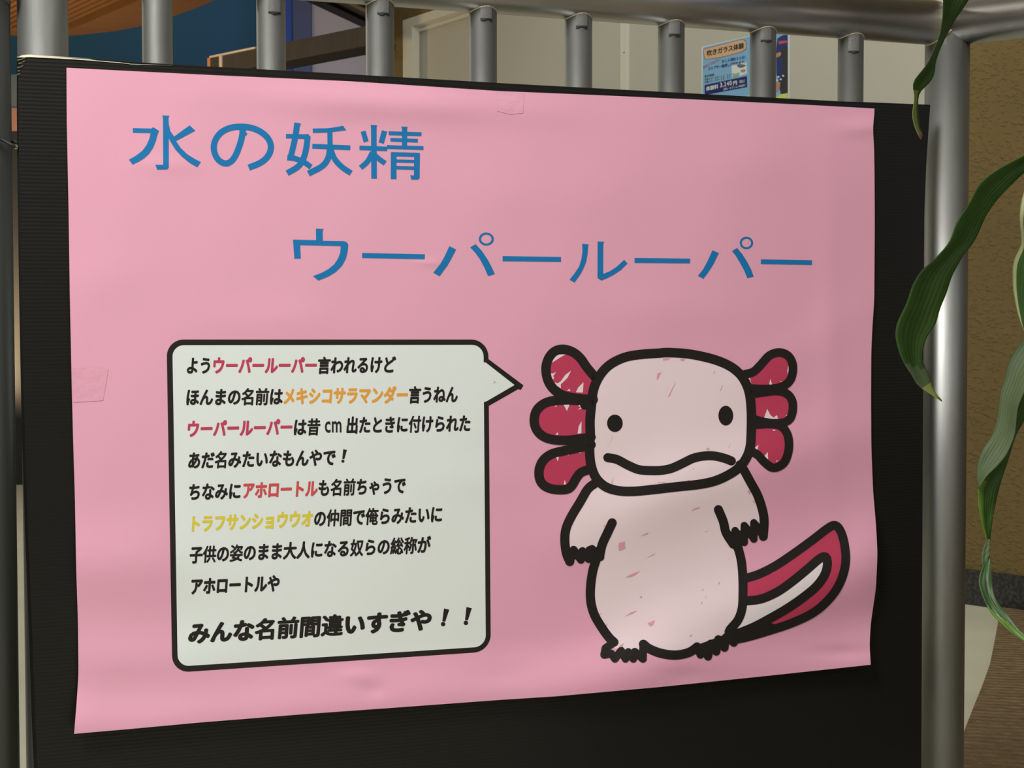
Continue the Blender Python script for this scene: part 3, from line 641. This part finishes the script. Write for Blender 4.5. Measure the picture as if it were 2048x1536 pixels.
for z_, qs in ((ZA, [[(868, 935), (805, 1062), (812, 1050), (860, 945)], [(845, 1385), (872, 1322), (862, 1370), (858, 1388)], [(1275, 360), (1303, 350), (1303, 370), (1282, 380), (1278, 415), (1270, 415)], [(690, 1040), (706, 1035), (700, 1045)]]),
               (ZB, [[(120, 215), (180, 215), (182, 228), (120, 240)], [(280, 220), (330, 222), (310, 246), (282, 238)], [(65, 358), (106, 344), (70, 416), (62, 415)], [(240, 435), (180, 572), (165, 574), (228, 450)], [(600, 335), (606, 340), (590, 364), (585, 355)], [(670, 465), (674, 470), (656, 520), (648, 522)], [(518, 1060), (540, 1045), (556, 1065), (535, 1075)], [(745, 1010), (748, 1015), (730, 1055), (726, 1055)], [(65, 1372), (130, 1368), (138, 1376), (68, 1380)], [(345, 1352), (370, 1348), (376, 1356), (350, 1360)], [(395, 1250), (410, 1232), (404, 1255)], [(905, 1450), (925, 1440), (935, 1475), (915, 1475)]]),
               (ZC, [[(528, 560), (574, 548), (576, 600), (530, 622), (524, 598)], [(686, 510), (755, 478), (748, 490)], [(720, 684), (806, 640), (800, 648)], [(578, 824), (620, 800), (690, 774), (650, 808), (610, 822)], [(577, 1124), (620, 1092), (668, 1080), (640, 1098)], [(748, 1176), (804, 1154), (790, 1190), (765, 1200)], [(685, 972), (706, 968), (700, 988)], [(1066, 1276), (1094, 1258), (1080, 1280)], [(1080, 314), (1110, 294), (1150, 282), (1148, 290)], [(372, 1110), (398, 1096), (388, 1106)], [(420, 1200), (446, 1172), (432, 1195)], [(530, 1350), (566, 1330), (556, 1355)], [(820, 95), (884, 92), (880, 102)], [(410, 430), (418, 418), (420, 432)]]),
               (ZD, [[(205, 910), (212, 885), (216, 905)], [(82, 950), (100, 942), (92, 956)], [(108, 1004), (118, 994), (114, 1010)], [(78, 1050), (92, 1030), (84, 1056)], [(104, 524), (130, 514), (116, 524)], [(455, 300), (475, 296), (480, 318)], [(0, 1288), (18, 1274), (4, 1290)]])):
    for q in qs: A.add(fill(T(q, *z_), None))
A.put('pink_flecks', I['fleck'], O3, d0)['kind'] = 'stuff'
A = Art(); w0 = 18.4
A.add(ribbon(hp, w0 + .6, 'butt', True))
for g_ in gl: A.add(ribbon(smooth_path(g_), w0 + .3))
for g_ in gr: A.add(ribbon(smooth_path(g_), 17.2))
A.disc((1040 + 600 / 4.65, 670 + 655 / 4.65), 9, 8)
A.disc((1300 + 845 / 4.65, 670 + 1200 / 4.65), 11, 8)
A.add(ribbon(smooth_path(tail_o), 17.6)); A.add(ribbon(smooth_path(tail_i), 18))
A.add(fill(T([(330, 1275), (460, 1230), (580, 1190), (620, 1200), (560, 1240), (420, 1290), (330, 1310)], *ZD), 9))
sh = T([(350, 98), (290, 145), (230, 245), (160, 362), (122, 450), (112, 540), (125, 640), (150, 702)], *ZC); A.add(ribbon(smooth_path(sh), w0))
def scrib(pts, z_, w):
    for a, b in zip(pts, pts[1:]): A.add(ribbon(T([a, b], *z_), w / z_[2]))
scrib([(150, 702), (180, 612), (236, 688), (248, 622), (295, 682), (300, 615), (322, 606), (340, 680), (385, 668), (360, 620)], ZC, 62)
scrib([(140, 650), (370, 650)], ZC, 70)
A.add(ribbon(smooth_path(T([(476, 405), (436, 490), (400, 570), (378, 665)], *ZC)), 18.4))
A.add(ribbon(smooth_path(T([(352, 690), (326, 780), (310, 900), (312, 1010), (340, 1112), (400, 1215), (455, 1290), (490, 1322)], *ZC)), 18.4))
scrib([(490, 1325), (425, 1368), (415, 1420), (470, 1410), (497, 1450), (545, 1388), (578, 1450), (600, 1398), (638, 1450), (650, 1396), (712, 1450), (715, 1335)], ZC, 60)
A.add(ribbon(smooth_path(T([(716, 1338), (760, 1372), (850, 1407), (960, 1421), (1060, 1402), (1130, 1360)], *ZC)), 18.4))
A.add(ribbon(smooth_path(T([(392, 72), (440, 160), (490, 252), (524, 350), (540, 440), (534, 558)], *ZD)), 18.2))
scrib([(534, 558), (500, 500), (465, 458), (465, 578), (430, 520), (395, 478), (395, 602), (360, 560), (328, 515), (330, 622)], ZD, 54)
scrib([(330, 560), (480, 520)], ZD, 70)
A.add(ribbon(smooth_path(T([(206, 362), (242, 450), (262, 530), (315, 615)], *ZD)), 18.2)); scrib([(262, 530), (330, 600), (350, 650)], ZD, 64)
A.add(ribbon(smooth_path(T([(350, 640), (374, 740), (384, 850), (386, 960), (380, 1080), (350, 1168), (290, 1240)], *ZD)), 18))
scrib([(280, 1255), (318, 1335), (300, 1290), (262, 1295), (250, 1372), (205, 1310), (190, 1400), (150, 1342), (130, 1436), (112, 1380), (75, 1422), (50, 1362), (0, 1402)], ZD, 60)
scrib([(50, 1385), (280, 1300), (340, 1300)], ZD, 62)
A.add(ribbon(smooth_path(T([(815, 1141), (900, 1158), (1000, 1210), (1100, 1252), (1200, 1262), (1303, 1262)], *ZA)[:-1] + T([(0, 1262), (100, 1260), (200, 1240), (300, 1195), (400, 1147), (500, 1126), (600, 1126), (700, 1150), (755, 1172)], *ZB)), 18.2))
A.disc((1040 + 881 / 4.6536, 670 + 821 / 4.6536), 73 / 4.6536, 81 / 4.6536); A.disc((1300 + 703 / 4.653, 670 + 750 / 4.653), 69 / 4.653, 92 / 4.653)
A.put('ink_outline', I['black'], O3 + .0001, d0, sub=12)
# clear tape holding the sheet
tpm = mat('clear_tape', (.75, .365, .485), .25, 0, .6, bump=(160, .5, .0012, (1, 1, 1)))
for q in ([(993, 183), (1048, 186), (1046, 226), (1020, 229), (994, 222)], [(143, 738), (190, 735), (217, 738), (206, 801), (146, 805)]):
    Art().add(fill(q)).put('clear_tape', tpm, .0003, poster, sub=0)

# ------------------------------------------------------------------ stainless railing
YA = .030; RB = .0138; RR = .0243; RP = .0243
zr = ZT + .079 + RR + .001
xl_, xr_ = on_y(86, 100, YA).x, on_y(1893, 300, YA).x
railing = empty('railing', (xl_, YA, 0), 'brushed stainless steel railing with round posts and bars, turning a corner at right', 'railing')
tube('post', [(xl_, YA, 0), (xl_, YA, zr)], .0222, M['steel'], railing, 48)
tube('post', [(xr_, YA, 0), (xr_, YA, zr - .012)], RP, M['steel'], railing, 48)
tube('top_rail', [(xl_, YA, zr), (.2, YA, zr), (.6, YA, zr), (xr_, YA, zr)], RR, M['rail'], railing, 48)
tube('bottom_rail', [(xl_, YA, .13), (xr_, YA, .13)], .019, M['rail'], railing)
dt = -plan_dir(-3600)
cr = Vector((xr_, YA, zr))
tube('top_rail', [cr, cr + dt * .4, cr + dt * 1.2], RR, M['rail'], railing, 48)
tube('bottom_rail', [Vector((xr_, YA, .13)), Vector((xr_, YA, .13)) + dt * 1.2], .019, M['rail'], railing)
bm = bmesh.new(); bmesh.ops.create_uvsphere(bm, u_segments=32, v_segments=20, radius=RR + .0002, matrix=Matrix.Translation(cr)); keep(frombm('corner_joint', bm, M['rail'], None, True), railing)
def ring(name, c_, axis, R0, r0, parent):
    bm = bmesh.new(); ax = Vector(axis).normalized(); u = ax.cross(Vector((.1, .2, 1))).normalized(); w = ax.cross(u); n1, n2 = 48, 8; g = []
    for i in range(n1):
        a = 2 * math.pi * i / n1; rd = u * math.cos(a) + w * math.sin(a); k = r0 * (1 + .25 * math.sin(i * 2.7))
        g.append([bm.verts.new(Vector(c_) + rd * (R0 + k * math.cos(b)) + ax * k * math.sin(b)) for b in [2 * math.pi * j / n2 for j in range(n2)]])
    for i in range(n1):
        for j in range(n2): bm.faces.new((g[i][j], g[(i + 1) % n1][j], g[(i + 1) % n1][(j + 1) % n2], g[i][(j + 1) % n2]))
    return keep(frombm(name, bm, M['weld'], None, True), parent)
ring('weld_bead', (xr_ - .016, YA, zr), (1, 0, 0), RR, .0019, railing)
ring('weld_bead', (xl_, YA, zr - .03), (0, 0, 1), .0222, .001, railing)
def saddle(c_, r1, axis, name='weld_bead', k=.0008):   # bead where an upright meets the rail above it
    bm = bmesh.new(); ax = Vector(axis).normalized(); side = Vector((-ax.y, ax.x, 0)); g = []
    for i in range(40):
        a = 2 * math.pi * i / 40; o_ = math.sin(a) * r1
        z = zr - math.sqrt(max(RR ** 2 - o_ ** 2, 0)); p_ = Vector((c_[0], c_[1], z)) + ax * math.cos(a) * r1 + side * o_
        rd = (ax * math.cos(a) + side * math.sin(a)); g.append([bm.verts.new(p_ + (rd * math.cos(b) + UZ * math.sin(b)) * k) for b in [math.pi * j / 3 for j in range(6)]])
    for i in range(40):
        for j in range(6): bm.faces.new((g[i][j], g[(i + 1) % 40][j], g[(i + 1) % 40][(j + 1) % 6], g[i][(j + 1) % 6]))
    return keep(frombm(name, bm, M['weld'], None, True), railing)
bars = [315, 542.5, 760, 966, 1157, 1342.5, 1526, 1701.5]
tpy = [None, (24, 5, 9), (26, 24, 15), (37, 38, 17), (52, 53, 16), (68, 68, 14), (80, 79, 13), (102, 101, 12)]
for i, px in enumerate(bars):
    x = on_y(px, 100, YA).x
    b = tube('baluster', [(x, YA, .13), (x, YA, zr - RR * .75)], RB, M['steel'], railing, 40)
    saddle((x, YA), RB, (1, 0, 0))
    if tpy[i]:                                         # a grey tape tab wrapped on the bar under the rail, its lower edge black
        ye = tpy[i][0]; cx = px + 9
        z1 = on_y(cx, ye, YA - RB).z; z0 = zr - RR * .55
        dirc = math.atan2(CAM[1] - YA, CAM[0] - x); mid = dirc + .24; hw = .42
        for nm, za, zb_, m_, rr in (('tape_tab', z1, z0 - .006, M['tape'], RB + .0005), ('tape_tab', z1 - .0016, z1 + .0003, M['tape_edge'], RB + .0008)):
            V = []; Fq = []
            for j in range(9):
                a = mid - hw + 2 * hw * j / 8
                for zz in (za + (.0008 * math.sin(j + i) if m_ is M['tape_edge'] else 0), zb_): V += [(x + rr * math.cos(a), YA + rr * math.sin(a), zz), (x + (RB - .001) * math.cos(a), YA + (RB - .001) * math.sin(a), zz)]
            for j in range(8):
                k = j * 4
                Fq += [(k, k + 4, k + 6, k + 2), (k, k + 1, k + 5, k + 4), (k + 2, k + 6, k + 7, k + 3)]
            Fq += [(0, 2, 3, 1), (32, 33, 35, 34)]
            keep(frompy(nm, V, Fq, m_), b)
saddle((xr_, YA), RP, (1, 0, 0), k=.0011)
for i in range(1, 8):
    q = cr + dt * (.02 + .112 * i); tube('baluster', [(q.x, q.y, .13), (q.x, q.y, zr - RR * .75)], RB, M['steel'], railing, 24)
q = cr + dt * 1.18; tube('post', [(q.x, q.y, 0), (q.x, q.y, zr)], RP, M['steel'], railing, 24)

# neighbouring gate post at the very left
xg = on_y(22, 140, YA).x - .0215
zg = on_y(10, 17, YA).z
gate = empty('gate', (xg, YA, 0), 'dark steel gate post at the left edge, beside the wide railing post', 'gate')
tube('gate_post', [(xg, YA, 0), (xg, YA, zg + .02)], .0215, M['gate'], gate, 40)
tube('gate_rail', [(xg + .021, YA, zg + .02), (xg - .5, YA, zg + .02)], .0215, M['gate'], gate, 32)
tube('gate_rail', [(xg, YA, .13), (xg - .5, YA, .13)], .017, M['gate'], gate, 24)
tube('gate_post', [(xg - .5, YA, 0), (xg - .5, YA, zg + .02)], .0215, M['gate'], gate, 32)
# black cable tie from the board round the gate post
tie = [on_y(40, 294, .002), on_y(30, 293, .001), on_y(20, 288, -.001), on_y(10, 282, YA - .0235), on_y(0, 278, YA - .0240), on_y(-25, 277, YA - .0240)]
ca = [math.radians(a) for a in (200, 170, 140, 110, 80, 50, 20, -10)]
tie += [Vector((xg + .0232 * math.cos(a), YA + .0232 * math.sin(a), tie[-1].z)) for a in ca] + [Vector((-.038, .012, tie[-1].z - .004)), on_y(40, 294, .005)]
bm = bmesh.new(); tube_bm(bm, [Vector(q) for q in smooth_path([tuple(t) for t in tie], False, .004)] if False else tie, .0015, 8)
ct = frombm('cable_tie', bm, M['dark'], None, True); tag(ct, 'thin black cable tie looped round the gate post at the left edge', 'cable tie')

# ------------------------------------------------------------------ notice on the far door
SG = Flat(WB, -.042)
s0, s1 = WB.s(1401.5, -.042), WB.s(1576, -.042); zs1 = WB.z(1401.5, 94, -.042); zs0 = zs1 - .297
def sg(px): return px
notice = empty('notice', WB.p0 + WB.u * ((s0 + s1) / 2) + WB.n * -.043 + UZ * zs0, 'pale blue notice with orange heading and price band taped to the white door', 'notice')
M['nwhite'] = ink('notice_white', (.62, .70, .76)); M['nblue'] = ink('notice_blue', (.20, .42, .66)); M['nnavy'] = ink('notice_navy', (.012, .014, .13)); M['npeach'] = ink('notice_peach', (.62, .40, .24))
M['nblack'] = ink('notice_black', (.03, .03, .03)); M['nred'] = ink('notice_red', (.45, .07, .12)); M['nskin'] = ink('notice_skin', (.42, .22, .14)); M['ngreen'] = ink('notice_green', (.30, .42, .20)); M['nyel'] = ink('notice_yellow', (.55, .60, .14)); M['nind'] = ink('notice_indigo', (.02, .03, .14))
WB.box('sheet', s1, s0, -.0435, -.0425, zs0, zs1, M['nwhite'], notice)
ZS = (1380, 60, 8.533)
def sprint(name, pts, m, off, smooth=False, z=ZS):
    q = T(pts, *z); q = [tuple(t) for t in smooth_path(q, True, 2)] if smooth else q
    return Art().add(fill(q, None)).put(name, m, off, notice, surf=SG, sub=0)
sprint('blue_field', [(222, 300), (1667, -45), (1667, 1235), (205, 1400)], M['nblue'], .0006)
sprint('heading_outline', [(222, 350), (260, 320), (560, 240), (850, 165), (930, 170), (962, 215), (962, 300), (940, 340), (850, 385), (560, 460), (300, 500), (250, 495), (238, 440)], M['nblack'], .0010, True)
sprint('heading_field', [(230, 352), (264, 325), (560, 246), (850, 171), (925, 177), (955, 218), (955, 298), (934, 334), (846, 379), (560, 454), (302, 494), (256, 489), (244, 440)], M['npeach'], .0014, True)
sprint('price_band', [(248, 940), (972, 785), (975, 975), (252, 1110)], M['nnavy'], .0010)
def stext(s_, x0, x1, y0, y1, h, m, bold=.01, n=None):
    st_ = .8 if bold > .018 else .3
    A = Art(); a = T([(x0, y0), (x1, y1)], *ZS); put_text(A, s_, a[0][0], a[1][0], a[0][1], a[1][1], h / ZS[2], 0, n=n, strike=st_); return A.put('lettering', m, .0019, notice, surf=SG, sub=0)
stext('吹きガラス体験', 285, 920, 400, 262, 108, M['nblack'], .022)
stext('お１人様約３０分！', 540, 975, 535, 455, 62, M['nnavy'])
stext('コップや一輪挿しが作れます。', 300, 970, 660, 535, 60, M['nnavy'])
stext('初めてでもＯＫ？', 222, 540, 640, 480, 52, M['nred'])
stext('受付時間', 245, 410, 795, 762, 46, M['nblack']); stext('午前１０：００〜１１：３０', 245, 690, 850, 762, 42, M['nblack']); stext('午後１３：００〜１６：３０', 245, 690, 895, 805, 42, M['nblack'])
stext('体験料', 275, 485, 1005, 960, 82, M['nwhite'], .02)
stext('円', 730, 805, 910, 893, 78, M['nwhite'], .02); stext('（税込）', 815, 960, 890, 860, 56, M['nwhite'], .012); stext('（送料・オプション料金別）', 545, 965, 1020, 935, 44, M['nwhite'], .012)
A = Art(); xx = 512
for ch in '3,240':
    V, Fc = glyph(ch, .02); w = 48 if ch != ',' else 20; xs = [q[0] for q in V]; a_, b_ = min(xs), max(xs)
    A.add((T([(xx + (gx - a_) / (b_ - a_) * (w - 12), 975 - (xx - 512) * .21 - gy * 108) for gx, gy in V], *ZS), Fc)); xx += w
A.put('lettering', M['nwhite'], .0019, notice, surf=SG, sub=0)
# photo of glasses and the glass blower's clothes, as printed
sprint('glass_picture', [(705, 600), (960, 545), (975, 740), (860, 780), (720, 800)], M['nwhite'], .0010)
sprint('glass_picture', [(722, 740), (780, 745), (845, 725), (830, 780), (780, 805), (740, 800)], M['ngreen'], .0014, True)
sprint('glass_picture', [(860, 690), (905, 672), (950, 680), (935, 715), (880, 722)], M['nskin'], .0014, True)
sprint('glass_picture', [(800, 600), (870, 585), (950, 600), (900, 640), (830, 640)], M['panel_grey'], .0014, True)
sprint('portrait_picture', [(1490, 150), (1540, 110), (1600, 85), (1667, 85), (1667, 1000), (1545, 1090), (1530, 1000), (1500, 820), (1475, 760), (1470, 330)], M['nind'], .0010)
sprint('portrait_picture', [(1560, 320), (1610, 285), (1667, 290), (1667, 1080), (1550, 1090), (1540, 900), (1590, 640), (1560, 460)], M['nblack'], .0013)
sprint('portrait_picture', [(1400, 400), (1470, 400), (1540, 375), (1552, 430), (1480, 470), (1400, 480)], M['nskin'], .0016, True)
sprint('portrait_picture', [(1400, 960), (1490, 890), (1540, 900), (1520, 1010), (1470, 1060), (1400, 1070)], M['nskin'], .0014, True)
sprint('portrait_picture', [(1505, 190), (1660, 178), (1660, 215), (1520, 245)], M['nred'], .0014)
for x, y in ((1510, 800), (1590, 782), (1548, 842), (1490, 860)): sprint('portrait_picture', [(x - 22, y), (x, y - 18), (x + 22, y), (x, y + 18)], M['nwhite'], .0017)
sprint('ground_picture', [(980, 1120), (1100, 1085), (1300, 1110), (1460, 1150), (1540, 1100), (1667, 1075), (1667, 1400), (980, 1400)], M['nyel'], .0019)

# ------------------------------------------------------------------ house plant hanging in from the right
def leaf_mat(name, c1, c2, rough=.45):
    m = bpy.data.materials.new(name); m.use_nodes = True; nt = m.node_tree; b = nt.nodes['Principled BSDF']
    uv = nt.nodes.new('ShaderNodeUVMap'); sx = nt.nodes.new('ShaderNodeSeparateXYZ'); nt.links.new(uv.outputs[0], sx.inputs[0])
    mu = nt.nodes.new('ShaderNodeMath'); mu.operation = 'MULTIPLY'; mu.inputs[1].default_value = 95; nt.links.new(sx.outputs[0], mu.inputs[0])
    si = nt.nodes.new('ShaderNodeMath'); si.operation = 'SINE'; nt.links.new(mu.outputs[0], si.inputs[0])
    ns = nt.nodes.new('ShaderNodeTexNoise'); ns.inputs['Scale'].default_value = 30; tc = nt.nodes.new('ShaderNodeTexCoord'); nt.links.new(tc.outputs['Object'], ns.inputs[0])
    ad = nt.nodes.new('ShaderNodeMath'); ad.operation = 'MULTIPLY_ADD'; ad.inputs[1].default_value = .12; nt.links.new(si.outputs[0], ad.inputs[0]); nt.links.new(ns.outputs[0], ad.inputs[2])
    r = nt.nodes.new('ShaderNodeValToRGB'); r.color_ramp.elements[0].position = .3; r.color_ramp.elements[1].position = .72; r.color_ramp.elements[0].color = (*c1, 1); r.color_ramp.elements[1].color = (*c2, 1)
    nt.links.new(ad.outputs[0], r.inputs[0]); nt.links.new(r.outputs[0], b.inputs['Base Color'])
    bp = nt.nodes.new('ShaderNodeBump'); bp.inputs['Strength'].default_value = .25; bp.inputs['Distance'].default_value = .0006; nt.links.new(si.outputs[0], bp.inputs['Height']); nt.links.new(bp.outputs[0], b.inputs['Normal'])
    b.inputs['Roughness'].default_value = rough; return m
LD = leaf_mat('leaf_green', (.014, .048, .003), (.026, .08, .006), .5); LP = leaf_mat('leaf_underside', (.048, .080, .028), (.075, .108, .042), .65)
LT = leaf_mat('leaf_tip', (.16, .22, .04), (.24, .26, .07)); LB = leaf_mat('leaf_brown_tip', (.30, .17, .05), (.36, .22, .07)); LL = leaf_mat('leaf_lime', (.06, .13, .008), (.09, .18, .014)); LE = leaf_mat('leaf_cream_edge', (.30, .36, .16), (.42, .46, .24))
plant = empty('house_plant', at_depth(2330, 768, 1.28) * 1.0, 'green strap-leaved house plant drooping in from the right in front of the corner post', 'plant')
pc = at_depth(2330, 768, 1.28); plant.location = (pc.x, pc.y, 0)
def leaf(L, Rr, D, mats, mt_at, fold=.25, nr=46, nc=8, thick=.0005, name='leaf', uvk=.5):
    """L, Rr: the two edges; D: (t, distance left edge, distance right edge); mt_at(t, u) picks the material"""
    a, b = resample(L, nr), resample(Rr, nr); V = []; Fq = []; mi = []; uvs = []
    # smooth the outline a little
    for arr in (a, b):
        arr[1:-1] = (arr[:-2] + 2 * arr[1:-1] + arr[2:]) / 4
    ts = [d[0] for d in D]
    for i in range(nr):
        t = i / (nr - 1); d0_, d1_ = np.interp(t, ts, [d[1] for d in D]), np.interp(t, ts, [d[2] for d in D])
        A_, B_ = at_depth(*a[i], d0_), at_depth(*b[i], d1_); wd = (B_ - A_).length
        for j in range(nc + 1):
            u = j / nc; P_ = A_.lerp(B_, u); k = (abs(u - .5) * 2); view = (Vector(CAM) - P_).normalized()
            P_ = P_ - view * wd * fold * (1 - k) * 1.0 + view * 0
            V.append(P_ + view * .035 * wd * math.sin(t * 23 + j * .8)); uvs.append((u * uvk, t))
    for i in range(nr - 1):
        for j in range(nc):
            Fq.append((i * (nc + 1) + j, i * (nc + 1) + j + 1, (i + 1) * (nc + 1) + j + 1, (i + 1) * (nc + 1) + j)); mi.append(mt_at((i + .5) / (nr - 1), (j + .5) / nc))
    me = bpy.data.meshes.new(name); me.from_pydata([tuple(q) for q in V], [], Fq)
    ul = me.uv_layers.new(name='UVMap')
    for p_ in me.polygons:
        for li in p_.loop_indices: ul.data[li].uv = uvs[me.loops[li].vertex_index]
        p_.material_index = mi[p_.index]
    for m_ in mats: me.materials.append(m_)
    me.shade_smooth(); o = link(name, me); keep(o, plant)
    sd_ = o.modifiers.new('thickness', 'SOLIDIFY'); sd_.thickness = thick; sd_.offset = 0
    return o
Z5 = (1740, 0, 5.12)
LA = [(2300, -330), (2180, -420), (2050, -400), (1950, -260), (1890, -110)] + T([(750, 0), (744, 200), (715, 370), (660, 500), (600, 640), (520, 740), (440, 830), (430, 880), (456, 955), (456, 1050), (436, 1110), (434, 1220), (468, 1330), (520, 1428)], *Z5)
RA = [(2310, -290), (2190, -370), (2100, -340), (2040, -220), (1985, -90)] + T([(1012, 0), (850, 230), (770, 390), (716, 500), (668, 640), (662, 760), (615, 850), (540, 905), (495, 960), (488, 1050), (495, 1110), (500, 1220), (515, 1330), (536, 1388)], *Z5)
leaf(LA, RA, [(0, 1.28, 1.28), (.3, 1.22, 1.22), (.6, 1.28, 1.30), (1, 1.34, 1.35)], [LD, LT, LB], lambda t, u: 2 if t > .985 else (1 if t > .90 and u < .62 else 0), .18, 90)
LBp = [(2320, 150), (2200, 200), (2120, 260), (2048, 312), (2019, 326), (1984, 345), (1956, 370), (1944, 398), (1931, 418), (1912, 446), (1900, 484), (1875, 513), (1842, 542), (1824, 572), (1815, 604), (1793, 648), (1790, 674), (1801, 712), (1808, 728), (1826, 752), (1833, 770), (1858, 786), (1884, 803)]
RBp = [(2330, 190), (2210, 250), (2120, 300), (2048, 345), (2025, 367), (1994, 399), (1972, 430), (1959, 461), (1947, 486), (1925, 511), (1917, 528), (1904, 550), (1893, 586), (1879, 619), (1872, 648), (1852, 675), (1845, 704), (1845, 728), (1860, 748), (1862, 768), (1869, 784), (1883, 800)]
leaf(LBp, RBp, [(0, 1.28, 1.28), (.4, 1.20, 1.22), (1, 1.26, 1.27)], [LD, LP, LT], lambda t, u: 2 if t > .955 else (1 if t > .88 + .04 * u else 0), .16, 80)
LCp = [(2320, 250), (2220, 270), (2120, 310), (2070, 345), (2052, 372), (2042, 404), (2039, 436), (2043, 474), (2043, 492), (2029, 516), (2025, 536), (2026, 577), (2033, 617), (2043, 650), (2052, 668)]
RCp = [(2330, 300), (2240, 330), (2170, 370), (2130, 410), (2110, 450), (2100, 480), (2098, 510), (2095, 540), (2090, 570), (2082, 600), (2075, 630), (2064, 655), (2054, 668)]
leaf(LCp, RCp, [(0, 1.28, 1.28), (.5, 1.24, 1.20), (1, 1.26, 1.25)], [LD, LE, LP], lambda t, u: 1 if u < .13 else 0, .14, 60)
# the long right-hand leaf: pale underside folding over to its dark face, a twist, then a lime tip
LDp = [(2330, 420), (2200, 480), (2110, 570), (2047, 677), (2025, 708), (2014, 733), (2011, 760), (2002, 775), (1996, 831), (1987, 868), (1962, 904), (1953, 937), (1956.5, 977)]
FDp = [(2335, 450), (2220, 520), (2150, 610), (2100, 700), (2075, 745), (2052, 775), (2046, 790), (2035, 813), (2030, 870), (2013, 911), (1990, 938), (1973, 951), (1958, 977)]
leaf(LDp, FDp, [(0, 1.28, 1.28), (.5, 1.28, 1.25), (1, 1.27, 1.265)], [LP], lambda t, u: 0, .10, 60)
L2 = [(2049, 784), (2044, 795), (2034, 813), (2029, 870), (2012, 911), (1988, 938), (1970, 951), (1956, 975), (1956.5, 1013), (1965.6, 1053), (1974.5, 1083)]
R2 = [(2075, 784), (2062, 810), (2048, 842), (2031, 871), (2022, 900), (2013, 930), (2002, 962), (1995, 988), (1986, 1032), (1982, 1060), (1979.5, 1083)]
leaf(L2, R2, [(0, 1.262, 1.275), (1, 1.27, 1.275)], [LD, LL], lambda t, u: 1 if t > .62 and u < .3 else 0, .10, 40)
L3 = [(1975, 1078), (1969, 1090), (1964, 1105), (1963, 1120), (1965.6, 1134)]; R3 = [(1980, 1078), (1980, 1090), (1979.5, 1105), (1977, 1118), (1972, 1130)]
leaf(L3, R3, [(0, 1.27, 1.27), (1, 1.268, 1.268)], [LP], lambda t, u: 0, .1, 20, uvk=.12)
L4 = [(1976, 1116), (1966, 1131), (1959, 1150), (1956.5, 1164), (1959, 1178), (1965.6, 1196), (1975, 1215), (1987, 1232), (2002, 1247), (2017, 1261), (2048, 1283), (2080, 1300), (2105, 1309)]
R4 = [(1979.5, 1112), (1981, 1130), (1984, 1159), (1985, 1172), (1987.5, 1188), (1994, 1203), (2006, 1218), (2016, 1231), (2026, 1244), (2036, 1256), (2048, 1268), (2080, 1292), (2106, 1308)]
leaf(L4, R4, [(0, 1.27, 1.27), (1, 1.22, 1.22)], [LD, LL], lambda t, u: 1 if t > .36 + .35 * u else 0, .12, 46, uvk=.2)
# cane, crown and pot, standing just outside the frame
base = Vector((pc.x, pc.y, 0))
cm = mat('plant_cane', (.16, .12, .07), .8, noise=(30, (.10, .075, .04), (1, 1, 3), .4, .6), bump=(40, .6, .004, (1, 1, 5)))
zt_p = at_depth(2330, -330, 1.28).z
tube('cane', [base + UZ * .3, base + UZ * .6 + Vector((.004, 0, 0)), base + UZ * zt_p], .011, cm, plant, 16)
pm = mat('glazed_pot', (.55, .53, .48), .3, 0, .5); bm = bmesh.new(); prof = [(0, 0), (.11, 0), (.135, .12), (.15, .30), (.158, .32), (.145, .32), (.135, .28), (0, .28)]; g = []
for r_, z in prof[1:-1]: g.append([bm.verts.new(base + Vector((r_ * math.cos(2 * math.pi * k / 32), r_ * math.sin(2 * math.pi * k / 32), z))) for k in range(32)])
for a, b in zip(g, g[1:]):
    for k in range(32): bm.faces.new((a[k], a[(k + 1) % 32], b[(k + 1) % 32], b[k]))
bm.faces.new(g[0]); keep(frombm('pot', bm, pm, None, True), plant)
bm = bmesh.new(); bmesh.ops.create_cone(bm, cap_ends=True, segments=32, radius1=.134, radius2=.134, depth=.02, matrix=Matrix.Translation(base + UZ * .285)); keep(frombm('soil', bm, mat('soil', (.03, .02, .012), .95, bump=(90, 1, .01, (1, 1, 1)))), plant)
print('objects', len(bpy.data.objects), 'tris', sum(len(o.data.polygons) for o in bpy.data.objects if o.type == 'MESH'))
